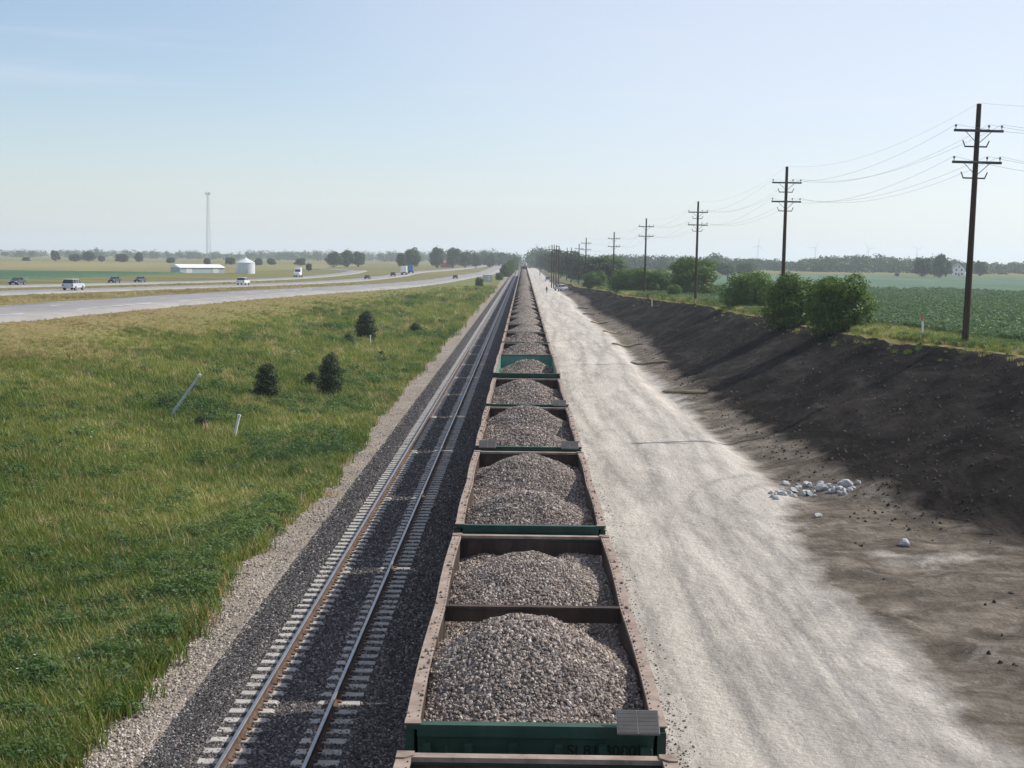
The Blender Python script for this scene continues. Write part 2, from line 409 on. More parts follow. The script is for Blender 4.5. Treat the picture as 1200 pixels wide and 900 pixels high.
# ------------------------------------------------------------------ terrain sheets
ys = np.concatenate([np.arange(-200,0,20.), np.arange(0,22,2.), np.arange(22,90,.45), np.arange(90,220,1.6), np.arange(220,600,7.), np.arange(600,1600,40.), np.arange(1600,9001,370.)])
ys[-1] = 9000
def gedge(y): return -8.55 + .8*(fbm(y*.05, y*0+3., 5, 5)-.5)*2*ss((y+200)/200) - .5*(fbm(y*.7, y*0, 4, 3)-.5)
def redge(y): return np.where(y > 0, 10.4, 10.4)+0*y
def vedge(y): return foot(y)+bankw(y)+.6*(fbm(y*.07, y*0+7., 8, 3)-.5)*2
def rows(cols): return np.stack([c for c in cols], 1)
def make_sheet(name, X, mat, zoff=0., attrs=None):
    Y = np.repeat(ys[:,None], X.shape[1], 1)
    return grid(name, X, Y, T(X, Y)+zoff, mat, attrs={k: f(X, Y) for k, f in (attrs or {}).items()})
def dryf(x, y):
    r = (-9-x)/34
    d = ss((r-.42)/.5)*.85 + .35*(fbm(x*.05, y*.03, 41)-.45)
    return np.clip(np.where(x > 0, .25, d), 0, 1)
def farf(x, y): return np.clip(ss((-x-46)/25)+ss((y-260)/200)*ss((-x-20)/30)+ss((y-500)/400), 0, 1)
off = np.concatenate([np.arange(0,30,.8), np.arange(30,64,2.), np.geomspace(64,8990,36)])
Xl = (gedge(ys)[:,None] - off[None])[:, ::-1]
make_sheet('ground', Xl, M['ground'], 0, dict(dry=dryf, far=farf))
t_ = np.linspace(0, 1, 7)[None]
make_sheet('gravel_shoulder', gedge(ys)[:,None]*(1-t_) - 6.9*t_, M['shoulder'])
bx = np.array([-6.9,-6.6,-6.3,-6.0,-5.7,-5,-4.48,-4,-3.3,-2.95,-2.6,-2.3,-1.95,-1.6,-1.4,-1.2,-.8,.22,1.2,1.65,2.05,2.5,2.8])
ballast = make_sheet('ballast_bed', np.repeat(bx[None], len(ys), 0), M['ballast'])
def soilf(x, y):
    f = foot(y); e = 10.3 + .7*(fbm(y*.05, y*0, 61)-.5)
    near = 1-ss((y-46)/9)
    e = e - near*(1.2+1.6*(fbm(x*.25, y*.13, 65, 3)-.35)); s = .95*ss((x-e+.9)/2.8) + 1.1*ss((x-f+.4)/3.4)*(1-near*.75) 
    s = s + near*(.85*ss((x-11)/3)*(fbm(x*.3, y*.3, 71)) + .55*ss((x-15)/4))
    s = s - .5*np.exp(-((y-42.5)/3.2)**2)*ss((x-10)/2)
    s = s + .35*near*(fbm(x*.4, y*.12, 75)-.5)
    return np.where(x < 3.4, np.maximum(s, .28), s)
def rutf(x, y):
    o = np.zeros_like(x)
    for c, A, lam, ph, wd in ((4.6,.35,55,0.,.26),(6.3,.5,70,2.,.30),(7.6,.7,48,4.,.24),(8.8,.6,90,1.,.3),(5.6,1.6,130,.6,.2)):
        xc = c + A*np.sin(y/lam*2*np.pi+ph) + .4*(vn(y*.05, y*0, int(c*10))-.5)
        for s in (-.95, .95): o = np.maximum(o, np.exp(-((x-xc-s)/wd)**2)*(.2+.8*vn(y*.06, y*0+s, int(c*7))))
    # turning arcs swept by machines near the crossing
    for cx, cy, rr in ((17.,52.,9.5),(18.,36.,10.),(14.,31.,7.)):
        for s in (-.9, .9): o = np.maximum(o, np.exp(-((np.hypot(x-cx, y-cy)-rr-s)/.28)**2)*.8*(y < 60))
    return o
t_ = np.linspace(0, 1, 40)[None]
make_sheet('haul_road', 2.8*(1-t_) + redge(ys)[:,None]*t_, M['earth'], attrs=dict(soil=soilf, rut=rutf))
t_ = np.linspace(0, 1, 56)[None]
make_sheet('dirt_bank', redge(ys)[:,None]*(1-t_) + vedge(ys)[:,None]*t_, M['earth'], attrs=dict(soil=soilf, rut=rutf))
off = np.concatenate([np.arange(0,12,1.), np.geomspace(12,8960,50)])
make_sheet('field_ground', vedge(ys)[:,None] + off[None], M['ground'], 0, dict(dry=lambda x,y: np.clip(.75*(1-ss((x-vedge(y)-0.2)/1.6))-.1, 0, 1), far=farf))

# crop fields: real canopies standing above the ground
def field(name, x0, x1, y0, y1, nx, ny, h, mat, edge=None, geo=False):
    tx = np.linspace(0, 1, nx); yy = np.linspace(y0, y1, ny) if not geo else np.geomspace(y0, y1, ny)
    if geo: tx = np.concatenate([[0,.0006], np.geomspace(.003, .995, nx-3), [1.]])
    else: tx = np.concatenate([[0,.002], tx[1:-1], [.998, 1]])
    xa = edge(yy) if edge else np.full(ny, x0)
    X = xa[:,None]*(1-tx[None]) + x1*tx[None]; Y = np.repeat(yy[:,None], len(tx), 1)
    Z = T(X, Y) + h; Z[:,0] -= h*1.05; Z[:,-1] -= h*1.05; Z[0] -= h*1.02; Z[-1] -= h*1.02
    return grid(name, X, Y, Z, mat)
M['bean'] = m_field('soybean_canopy', (.058,.105,.066), (.082,.14,.09), (.115,.17,.112), .03)
M['corn'] = m_field('corn_canopy', (.032,.078,.040), (.05,.105,.055), (.07,.13,.07), .02)
M['wheat'] = m_field('wheat_stand', (.13,.135,.055), (.19,.175,.075), (.25,.22,.11), .008)
M['pasture'] = m_field('pasture_grass', (.075,.115,.05), (.10,.135,.06), (.13,.15,.07), .01)
bedge = lambda y: vedge(y) + 5.5 + .5*(vn(y*.3, y*0, 77)-.5)
bean = field('soybean_field', 0, 900, 18, 820, 60, 150, .32, M['bean'], bedge, True)
field('corn_field', -560, -150, 400, 612, 30, 20, .7, M['corn'])
field('wheat_field', -1100, -140, 640, 1200, 30, 30, .6, M['wheat'])
field('pasture', 40, 900, 830, 930, 30, 10, .25, M['pasture'])

# ------------------------------------------------------------------ small shared meshes for scatters
def stone_mesh(name, seed, mat, fl=.7):
    bm = bmesh.new(); bmesh.ops.create_icosphere(bm, subdivisions=1, radius=1.)
    r = random.Random(seed)
    for v in bm.verts: v.co = Vector((v.co.x*1.15, v.co.y*.9, v.co.z*fl))*r.uniform(.68, 1.18)
    me = bpy.data.meshes.new(name); bm.to_mesh(me); bm.free(); me.materials.append(mat); return me
def stone_coll(key, mat, n=4):
    c = bpy.data.collections.new(key)
    for i in range(n): proto(c, '%s_%d' % (key, i), stone_mesh('%s_%d' % (key, i), i+hash(key) % 50 if False else i*7+len(key), M[mat]))
    return c
C_bal = stone_coll('ballast_stone', 'st_ballast'); C_load = stone_coll('load_stone', 'st_load')
C_pale = stone_coll('pale_stone', 'st_light'); C_clod = stone_coll('soil_clod', 'clod')
def rrot(n): return rng.uniform(0, 6.283, (n, 3))
def stones(o, coll, x, y, z, smin, smax, tp=1.):
    n = len(x); s = smin+(smax*1.25-smin)*rng.uniform(0, 1, n)**1.8
    add_scatter(o, coll, np.stack([x, y, z], 1), s, rrot(n), rng.integers(0, 4, n), rng.uniform(0, 1, n)**tp)
def falloff_y(n, y0, y1, p=2.):            # more samples near the camera
    u = rng.uniform(0, 1, n); return 1/((1-u)*(1/y0)**p + u*(1/y1)**p)**(1/p)
# ballast stones (near stretch), pale shoulder stones, debris on the haul road, clods
n = 150000; y = falloff_y(n, 22, 120, 1.6); x = rng.uniform(-6.95, -1.0, n)
stones(ballast, C_bal, x, y, T(x, y)+.004, .020, .042, 1.3)
sh = bpy.data.objects['gravel_shoulder']; n = 26000; y = falloff_y(n, 22, 130, 1.7); t = rng.uniform(0, 1, n)
x = (gedge(y)-.8)*(1-t) + (-6.75)*t; keep = rng.uniform(0,1,n) < .25+.75*fbm(x*.8, y*.8, 15); x, y = x[keep], y[keep]
stones(sh, C_pale, x, y, T(x, y)+.004, .015, .045, 1.2)
hr = bpy.data.objects['haul_road']; n = 5000; y = falloff_y(n, 15, 160, 1.3); x = 2.55 + np.abs(rng.normal(0, .38, n))
stones(hr, C_load, x, y, T(x, y)+.002, .012, .035, .8)
db = bpy.data.objects['dirt_bank']; n = 9000; y = falloff_y(n, 30, 260, 1.0); t = rng.uniform(0, 1, n)
x = 10.6*(1-t)+vedge(y)*t; keep = (soilf(x, y)+.9*(fbm(x*.6, y*.6, 91)-.5) > 1.0) & (rng.uniform(0, 1, n) < .08+.92*ss((y-42)/14)); x, y = x[keep], y[keep]
stones(db, C_clod, x, y, T(x, y)-.01, .02, .09, .9)

# ------------------------------------------------------------------ railway tracks
def rail_profile():
    return [(-.07,-.172),(.07,-.172),(.07,-.16),(.012,-.14),(.012,-.045),(.037,-.035),(.037,-.006),(.028,0),(-.028,0),(-.037,-.006),(-.037,-.035),(-.012,-.045),(-.012,-.14),(-.07,-.16)]
def build_rail(xc, parent):
    pr = rail_profile(); n = len(pr); yy = [-60, 0, 25, 60, 120, 300, 700, 1500, 2600]; mb = MB()
    for Y in yy:
        for a, b_ in pr: mb.v.append(Vector((xc+a, Y, RAIL+b_)))
    for i in range(len(yy)-1):
        for j in range(n):
            e = (j+1) % n; mb.f.append([i*n+j, i*n+e, (i+1)*n+e, (i+1)*n+j]); mb.mi.append(1 if j in (6,7,8) else 0)
    return mb.build('rail', [M['rail_side'], M['rail_top']], parent)
def tie_mesh():
    yy = [(-1.29,.30),(-1.27,.375),(-.45,.375),(-.3,.318),(.3,.318),(.45,.375),(1.27,.375),(1.29,.30)]
    mb = MB()
    for xx, zt in yy:
        w2 = .125
        for a, z in ((-w2-.02,.12),(-w2,zt-.015),(-w2+.02,zt),(w2-.02,zt),(w2,zt-.015),(w2+.02,.12)): mb.v.append(Vector((xx, a, z)))
    k = 6
    for i in range(len(yy)-1):
        for j in range(5): mb.f.append([i*k+j, i*k+j+1, (i+1)*k+j+1, (i+1)*k+j]); mb.mi.append(0)
    mb.f.append(list(range(6))); mb.mi.append(0); mb.f.append([len(mb.v)-6+i for i in range(6)][::-1]); mb.mi.append(0)
    return mb.mesh('tie', M['concrete'])
TM = tie_mesh(); TS = .55
def track(xc, label, n_ind, y0):
    t = empty('railway_track', (0,0,0)); tag(t, label, 'railway track', 'parallel railway tracks')
    for s in (-1, 1): build_rail(xc+s*.7525, t)
    for i in range(n_ind):
        o = link('tie', TM, t); o.location = (xc+random.uniform(-.012,.012), y0+i*TS+random.uniform(-.015,.015), random.uniform(-.006,.004)); o.rotation_euler = (0, 0, random.uniform(-.006,.006))
    v0 = np.array([v.co[:] for v in TM.vertices]); f0 = [list(p.vertices) for p in TM.polygons]; k = len(v0)
    V = []; F = []; nfar = int((900-y0)/TS)
    idx = [i for i in range(n_ind, nfar)] + [-i for i in range(1, 60)]
    for q, i in enumerate(idx):
        V.append(v0 + np.array([xc, y0+i*TS, 0])); F += [[a+q*k for a in f] for f in f0]
    o = mesh_obj('tie_run', np.concatenate(V), F, M['concrete'], t); o['kind'] = 'stuff'
    mb = MB()
    for i in range(-20, 200):
        for s in (-1, 1):
            for e in (-1, 1):
                mb.box((xc+s*.7525+e*.105, y0+i*TS, .388), (.07,.10,.035))
                mb.box((xc+s*.7525+e*.075, y0+i*TS, .40), (.05,.05,.02))
    o = mb.build('rail_clip', M['clip'], t); o['kind'] = 'stuff'
    return t
track(XT1, 'empty railway track of concrete ties and shiny rails, left of the train', 240, 21.)
track(XT2, 'railway track running under the long gravel train', 12, 21.)

# ------------------------------------------------------------------ train
W_, H_, LB = 3.2, 3.2, 11.45
def bulge(y, L): return .032*abs(math.sin(2*math.pi*(y/L)))**1.0 if abs(y) < L/2 else 0
def hopper_meshes(inner, H=H_, L=LB, rimmat='rim', tagn=''):
    D = {}; hw = W_/2
    for s in (-1, 1):
        mb = MB(); n = 28; zz = [1.0, H*.6, H-.06]
        for i in range(n+1):
            y = -L/2+.05 + (L-.1)*i/n
            for z in zz:
                bu = bulge(y, L)*(z/H)**2
                for th in (-.11, -.155): mb.v.append(Vector((s*(hw+th+bu), y, z)))
        k = 6
        for i in range(n):
            a, b_ = i*k, (i+1)*k
            for j in range(2):
                mb.f.append([a+2*j, b_+2*j, b_+2*j+2, a+2*j+2]); mb.mi.append(0)
                mb.f.append([a+2*j+1, a+2*j+3, b_+2*j+3, b_+2*j+1]); mb.mi.append(1)
            mb.f.append([a, a+1, b_+1, b_]); mb.mi.append(0)
        for i in range(11):
            y = -L/2+.12 + (L-.24)*i/10; mb.box((s*(hw-.055), y, (1.0+H)/2-.04), (.108,.12,H-1.1), mi=0)
        D['side%d' % s] = mb.mesh('side_wall', [M['green'], M[inner]])
        mb = MB(); n = 40
        for i in range(n+1):
            y = -L/2+.14 + (L-.28)*i/n; bu = bulge(y, L)
            for xx, z in ((0,H-.06),(0,H),(-.17,H),(-.17,H-.06)): mb.v.append(Vector((s*(hw+xx+bu), y, z)))
        for i in range(n):
            for j in range(4):
                e = (j+1) % 4; mb.f.append([i*4+j, i*4+e, (i+1)*4+e, (i+1)*4+j]); mb.mi.append(0)
        for i in range(56):
            y = -L/2+.3+(L-.6)*i/55; mb.box((s*(hw-.145+bulge(y, L)), y, H+.006), (.016,.02,.012), mi=1)
        D['rim%d' % s] = mb.mesh('top_rim', [M[rimmat], M['inner']])
        mb = MB(); y = s*(L/2-.075)
        mb.box((0, y, 1.9+(H-3.2)/2), (W_-.31, .045, H-.06-.95+.25), mi=0); mb.box((0, y-s*.026, 1.9+(H-3.2)/2), (W_-.32, .006, H-.06-.75), mi=1)
        for xx in (-1.33,-.82,-.28,.28,.82,1.33): mb.box((xx, y+s*.085, 1.93+(H-3.2)/2), (.10,.125,H-1.12), mi=0)
        mb.box((0, y+s*.05, 1.32), (W_-.4,.055,.12), mi=0)
        D['end%d' % s] = mb.mesh('end_wall', [M['green'], M[inner]])
        mb = MB(); mb.box((0, s*(L/2-.07), H-.03), (W_-.05,.145,.058)); mb.box((0, s*(L/2-.012), H-.09), (W_-.3,.02,.12), mi=1)
        D['erim%d' % s] = mb.mesh('end_rim', [M['green' if s < 0 else rimmat], M['green']])
    mb = MB()
    for sx in (-1, 1):
        for sy in (-1, 1):
            k = len(mb.v); x0, y0 = sx*(hw+.006), sy*(L/2+.006)
            for z in (H+.004, H+.02):
                for a, b_ in ((0,0),(-sx*.20,0),(-sx*.20,-sy*.12),(-sx*.10,-sy*.21),(0,-sy*.21)): mb.v.append(Vector((x0+a, y0+b_, z)))
            mb.f += [[k+i for i in range(5)], [k+5+i for i in range(5)]] + [[k+i, k+(i+1) % 5, k+5+(i+1) % 5, k+5+i] for i in range(5)]; mb.mi += [0]*7
    D['cap'] = mb.mesh('corner_gusset', M['rim'])
    mb = MB(); mb.box((0,0,H-.15), (W_-.32,.05,.24)); mb.box((0,0,H-.025), (W_-.30,.13,.045)); D['brace'] = mb.mesh('cross_brace', M['inner'])
    mb = MB()
    mb.box((0,0,.62), (.36,L+.1,.30)); mb.box((0,L/2-.4,1.0), (2.6,.7,.08)); mb.box((0,-L/2+.4,1.0), (2.6,.7,.08))
    D['frame'] = mb.mesh('underframe', M['dark'])
    mb = MB()
    for c in (-2.6, 0, 2.6):
        k = len(mb.v)
        for z, a, b_ in ((1.05,1.42,1.28),(.18,.7,.35)):
            for sx, sy in ((-1,-1),(1,-1),(1,1),(-1,1)): mb.v.append(Vector((sx*a, c+sy*b_, z)))
        mb.f += [[k,k+1,k+5,k+4],[k+1,k+2,k+6,k+5],[k+2,k+3,k+7,k+6],[k+3,k,k+4,k+7],[k+4,k+5,k+6,k+7],[k+3,k+2,k+1,k]]; mb.mi += [0]*6
    D['bays'] = mb.mesh('hopper_chute', M['green'])
    mb = MB()
    for s in (-1, 1):
        x0 = s*(hw-.35)
        for a in (-.16, .16): mb.bar((x0+a, -s*0-L/2-.06*1, 1.1), (x0+a, -L/2-.06, H-.25), .014)
        for i in range(5): mb.bar((x0-.16, -L/2-.06, 1.3+i*.36), (x0+.16, -L/2-.06, 1.3+i*.36), .012)
    D['ladder'] = mb.mesh('ladder', M['green'])
    mb = MB()
    for e in (-1, 1): mb.box((0, e*(L/2+.32), .42), (.2,.5,.24)); mb.box((0, e*(L/2+.52), .42), (.34,.14,.28))
    D['coupler'] = mb.mesh('coupler', M['dark'])
    mb = MB()
    for s in (-1, 1): mb.prism([(-1.15,.35),(-.85,.55),(-.45,.75),(.45,.75),(.85,.55),(1.15,.35),(.5,.22),(-.5,.22)], s*.98, s*1.12)
    mb.box((0,0,.5), (2.,.3,.22)); D['truck'] = mb.mesh('truck_frame', M['dark'])
    mb = MB()
    for s in (-1, 1): mb.bar((s*.69,0,.46),(s*.80,0,.46),.455,20); mb.bar((s*.66,0,.46),(s*.69,0,.46),.49,20)
    mb.bar((-.7,0,.46),(.7,0,.46),.08,8); D['axle'] = mb.mesh('wheelset', M['wheel'])
    D['L'] = L; D['H'] = H; return D
HM = hopper_meshes('inner'); HT = hopper_meshes('teal', 3.36, 12.9)
def panel_mesh():
    mb = MB(); mb.box((0,0,0), (.60,.43,.03), mi=1)
    for i in range(2):
        for j in range(6): mb.box((-.148+i*.296, -.172+j*.0688, .017), (.28,.0655,.006), mi=0)
    return mb.mesh('solar_panel', [M['solar'], M['solarframe']])
PM = panel_mesh()
mb = MB(); mb.bar((0,.16,-.16),(0,.04,0),.02,8); PPM = mb.mesh('panel_post', M['solarframe'])
def hopper(y_c, D, full, label, brace=False, panels=(), text=None, sy=1.):
    e = empty('hopper_car', (XT2, y_c, RAIL)); tag(e, label, 'hopper car', 'hopper cars of the gravel train')
    if sy != 1: e.scale = (1, sy, 1)
    ks = ['side-1','side1','rim-1','rim1','end-1','end1','erim-1','erim1','cap','frame','bays','coupler'] + (['ladder'] if full else [])
    for k in ks: link(D[k].name.split('.')[0], D[k], e)
    if brace: link('cross_brace', D['brace'], e)
    for s in (-1, 1):
        t = link('truck_frame', D['truck'], e); t.location = (0, s*(D['L']/2-2.1), 0)
        if full:
            for q in (-.86, .86): a = link('wheelset', D['axle'], t); a.location = (0, q, 0)
    for s in panels:
        p = link('solar_panel', PM, e); p.location = (s*(W_/2-.36), -D['L']/2-.02, D['H']+.07); p.rotation_euler = (R(30), 0, 0); p.scale = (.86, .86, 1)
        q = link('panel_post', PPM, p); q.location = (0, .0, -.012); q.rotation_euler = (R(-30), 0, 0)
    if text:
        cu = bpy.data.curves.new('t', 'FONT'); cu.body = text; cu.size = .20; cu.extrude = .002; cu.align_x = 'CENTER'
        to = bpy.data.objects.new('t', cu); COL.objects.link(to); dg = bpy.context.evaluated_depsgraph_get()
        me = bpy.data.meshes.new_from_object(to.evaluated_get(dg)); bpy.data.objects.remove(to); me.materials.append(M['letter'])
        o = link('car_number', me, e); o.location = (.86, -D['L']/2+.040, D['H']-.38); o.rotation_euler = (R(90), 0, 0)
    return e
def load(y_c, D, n_st, label, seed, sy=1., smin=.020, smax=.040, low=0., front=0.):
    L = D['L']; H = D['H']; hx, hy = W_/2-.14, L/2-.10; nx, ny = (26, 90) if n_st else (14, 36)
    r = random.Random(seed); y1, y2 = -hy*.50+r.uniform(-.3,.3), hy*.48+r.uniform(-.3,.3); a1, a2 = r.uniform(.92,1.08)+front, r.uniform(.92,1.08)
    x1, x2 = r.uniform(-.15,.15), r.uniform(-.15,.2); wy = r.uniform(1.75, 2.05)
    def hz(x, y):
        m1 = a1*np.exp(-(np.abs((x-x1)/1.42)**2.3) - (np.abs(y-y1)/wy)**2.2); m2 = a2*np.exp(-(np.abs((x-x2)/1.42)**2.3) - (np.abs(y-y2)/wy)**2.2)
        edge = .10*np.exp(-((np.abs(y)-hy)/.5)**2)
        return H-.60-low + .82*np.maximum(m1, m2) + .25*np.minimum(m1, m2) + .24*(fbm(x*1.1+seed, y*.9, seed, 4)-.5) + .10*(fbm(x*3+seed, y*3, seed+3, 3)-.5) + edge
    gx = np.linspace(-hx, hx, nx); gy = np.linspace(-hy, hy, ny); X, Y = np.meshgrid(gx, gy)
    o = grid('gravel_load', X, Y*sy, hz(X, Y), M['load'], kind=None); o.location = (XT2, y_c, RAIL)
    tag(o, label, 'gravel', 'gravel loads in the hopper cars', 'stuff')
    if n_st:
        x = rng.uniform(-hx, hx, n_st); y = rng.uniform(-hy, hy, n_st); z = hz(x, y)+.008; k = 90 if n_st > 10000 else 0      # a little spill lies on the side rims
        sp = np.where(rng.uniform(0,1,k) < .5, -1, 1)*rng.uniform(W_/2-.15, W_/2-.01, k)
        x = np.r_[x, sp]; y = np.r_[y, rng.uniform(-hy, hy, k)]; z = np.r_[z, np.full(k, H+.01)]
        stones(o, C_load, x, y*sy, z, smin, smax, 1.1)
    return o
gaps = [3.6, 15.73, 28.2, 40.3, 52.2, 64.5, 78.4, 91.2, 103.7, 116.3]
while len(gaps) < 51: gaps.append(gaps[-1]+12.5)
ORD = ['nearest','second','third','fourth','fifth','sixth','seventh','eighth','ninth','tenth']
CAR_L = {0:'nearest hopper car, only its pale far rim showing at the bottom edge',
 1:'green hopper car with a bent rim, cross brace and one solar panel',
 2:'hopper car with brown inside directly ahead of the braced car, no panels',
 3:'hopper car with a grey solar panel on both near corners',
 4:'hopper car with one small grey panel, just nearer than the teal one',
 5:'hopper car with bright teal inside and green near end'}
LOAD_L = {0:'gravel in the nearest car, mostly below the bottom edge', 1:'big twin gravel heap split by the cross brace', 2:'double gravel heap in the car ahead of the braced one',
 3:'gravel heap in the car with two solar panels', 4:'rounded gravel heap just nearer than the teal car', 5:'low gravel heap inside the teal car'}
for i in range(len(gaps)-1):
    D = HT if i == 5 else HM; yc = (gaps[i]+gaps[i+1])/2; Ln = gaps[i+1]-gaps[i]-.95; sy = Ln/D['L']
    nm = '%s hopper car counted from the camera' % (ORD[i] if i < 10 else '%dth' % (i+1))
    if i >= 14: lb, ll = 'far hopper car in the dwindling line of the train', 'far gravel load blending into the dwindling train'
    elif i >= 6: lb = ('%s hopper car beyond the teal one, filled with gravel' % ['first','second','third','fourth','fifth','sixth','seventh','eighth'][i-6]); ll = 'gravel heap in the %s car beyond the teal one' % ['first','second','third','fourth','fifth','sixth','seventh','eighth'][i-6]
    else: lb, ll = CAR_L[i], LOAD_L[i]
    hopper(yc, D, i < 8, lb, brace=(i == 1), panels={1:(1,), 3:(-1,1), 4:(1,)}.get(i, ()), text='SJ 81 80801' if i == 1 else None, sy=sy)
    nst = {0:2500, 1:36000, 2:26000, 3:16000, 4:8000, 5:6000, 6:4000, 7:3000}.get(i, 0)
    load(yc, D, nst, ll, 11+i, sy, .014+.004*max(0,i-2), .033+.006*max(0,i-2), low=.3 if i == 5 else 0, front=.30 if i == 1 else 0.)
def locomotive(y0):
    e = empty('locomotive', (XT2, y0, RAIL)); tag(e, 'dark locomotive at the far head of the train', 'locomotive')
    mb = MB(); mb.box((0,8,2.9), (2.1,13,2.2)); mb.box((0,1.2,3.0), (2.6,.5,1.2)); mb.build('hood', M['dark'], e)
    mb = MB(); mb.prism([(15,1.6),(17.6,1.6),(17.6,4.0),(17.3,4.5),(15.1,4.5),(15,4.2)], -1.5, 1.5); mb.build('cab', M['dark'], e)
    mb = MB(); mb.box((0,10,1.35), (3.,20,.4)); mb.box((0,10,.8), (2.2,5,.7)); mb.build('deck', M['dark'], e)
    for y in (4, 16): 
        t = link('truck_frame', HM['truck'], e); t.location = (0,y,0)
        for q in (-.86,.86): a = link('wheelset', HM['axle'], t); a.location = (0,q,0)
    mb = MB(); mb.box((0,9,4.08), (1.2,3,.16)); mb.box((0,4,4.08), (1.4,2,.16)); mb.build('roof_fan', M['dark'], e)
locomotive(gaps[-1]+.4)
# ------------------------------------------------------------------ highway
def ribbon(name, pts, width, lift, mat, n=120):
    P = np.array([(p.x, p.y) for p in pts]); d = np.r_[0, np.cumsum(np.hypot(*np.diff(P, axis=0).T))]
    t = np.linspace(0, d[-1], n)
    def sm(v):
        v = np.interp(t, d, v)
        k = np.ones(9)/9; vp = np.r_[2*v[0]-v[1:5][::-1], v, 2*v[-1]-v[-5:-1][::-1]]; return np.convolve(vp, k, 'valid')
    x, y = sm(P[:,0]), sm(P[:,1])
    tx, ty = np.gradient(x), np.gradient(y); l = np.hypot(tx, ty); nx, ny = ty/l, -tx/l
    s = np.r_[-width*.5-.25, np.array([-.5,-.25,0,.25,.5])*width, width*.5+.25]
    X = x[:,None]+nx[:,None]*s; Y = y[:,None]+ny[:,None]*s
    Z = T(X, Y)+lift; Z[:,0] -= lift+.1; Z[:,-1] -= lift+.1
    o = grid(name, X, Y, Z, mat)
    return o, (x, y, tx/l, ty/l)
def mids(lst): return [ (at(x, a)+at(x, b))*.5 for x, a, b in lst]
def extend(P, back, fwd=0):
    a = P[0] + (P[0]-P[1]).normalized()*back; r = [a]+P
    if fwd: r.append(P[-1]+(P[-1]-P[-2]).normalized()*fwd)
    return r
road1, c1 = ribbon('frontage_road', extend(mids([(0,360,381),(150,350,367),(300,341,351),(450,333.5,339.5),(535,323.5,329)]), 120) + [Vector((-20.5,760,0)), Vector((-21,1000,0)), Vector((-24,1600,0))], 11.0, .28, M['road'])
hw2 = [(0,341.7,348),(150,337.2,341.8),(300,333,336.6),(422,326.6,330),(479,319.5,324)]
road2, c2 = ribbon('highway_carriageway', extend(mids(hw2), 160) + [Vector((-62,700,0)), Vector((-50,860,0)), Vector((-40,1150,0)), Vector((-40,1700,0))], 9.5, .28, M['road'])
road3, c3 = ribbon('highway_carriageway', extend(mids([(0,334.5,338.7),(150,331,335),(280,327.6,331),(365,323.7,326.6),(408,319.3,322.6),(424,315.8,318.8)]), 200) + [Vector((-97,760,0)), Vector((-112,830,0)), Vector((-165,880,0)), Vector((-330,905,0))], 8.8, .28, M['road'])
stripe = flat('lane_paint', (.62,.62,.58), .7, 0, .1)
def edge_line(c, offs, name):
    x, y, tx, ty = c
    for q in offs:
        a = q-.08; b_ = q+.08
        X = np.stack([x+ty*a, x+ty*b_], 1); Y = np.stack([y-tx*a, y-tx*b_], 1)
        cx = x; Zc = T(x, y)+.14
        o = grid(name, X, Y, T(X, Y)+.30, stripe)
edge_line(c1, (-3.9, 3.9), 'edge_line'); edge_line(c2, (-3.7, 3.7), 'edge_line'); edge_line(c3, (-3.5, 3.5), 'edge_line')
def dashes(c, q0):
    x, y, tx, ty = c; d = np.r_[0, np.cumsum(np.hypot(np.diff(x), np.diff(y)))]; V = []; F = []
    for s in np.arange(0, min(d[-1], 900), 12.):
        k = len(V)
        for t, e in ((s, -.08), (s, .08), (s+3.5, .08), (s+3.5, -.08)):
            a, b_, u, v = (np.interp(t, d, w_) for w_ in (x, y, tx, ty)); X_, Y_ = a+v*(e+q0), b_-u*(e+q0); V.append((X_, Y_, float(T(X_, Y_))+.305))
        F.append([k, k+1, k+2, k+3])
    o = mesh_obj('lane_dashes', V, F, stripe); o['kind'] = 'structure'
for c in (c1, c2, c3): dashes(c, 0.)
def on_road(c, px):                        # nearest centre-line point seen at pixel column px
    x, y, tx, ty = c
    D = (np.stack([x, y, T(x, y)-CZ], 1) @ np.array([RT, UP, FW]).T); u = 600+FPX*D[:,0]/D[:,2]
    u = np.where(D[:,2] > 5, u, 1e9); k = int(np.argmin(np.abs(u-px)+np.where(y > 700, 50, 0)))
    return Vector((x[k], y[k], float(T(x[k], y[k]))+.28)), math.atan2(-tx[k], ty[k]), (tx[k], ty[k])

# ------------------------------------------------------------------ vehicles
M['glass'] = glass('car_glass'); M['tyre'] = flat('tyre_rubber', (.02,.02,.02), .9); M['hub'] = flat('wheel_rim', (.45,.45,.46), .35, .8)
M['lampw'] = flat('headlamp_lens', (.8,.8,.78), .2); M['lampr'] = flat('tail_lamp_lens', (.4,.02,.02), .3)
def paint(name, c): return flat(name, c, .28, .15, .04, 3., .6)
PAINT = {k: paint(k+'_paint_car', c) for k, c in dict(white=(.78,.79,.80), silver=(.50,.54,.60), navy=(.035,.055,.10), dark=(.03,.035,.045), blue=(.04,.16,.42), grey=(.16,.17,.19), red=(.35,.04,.03)).items()}
def wheels(e, spots, r, w_=.22):
    for x, y in spots:
        mb = MB(); s = 1 if x > 0 else -1; mb.bar((-w_/2,0,0),(w_/2,0,0), r, 18)
        o = mb.build('wheel', M['tyre'], e); o.location = (x, y, r)
        mb = MB(); mb.bar((s*(w_/2+.003)-.005,0,0),(s*(w_/2+.003)+.005,0,0), r*.6, 12); mb.build('hub', M['hub'], o)
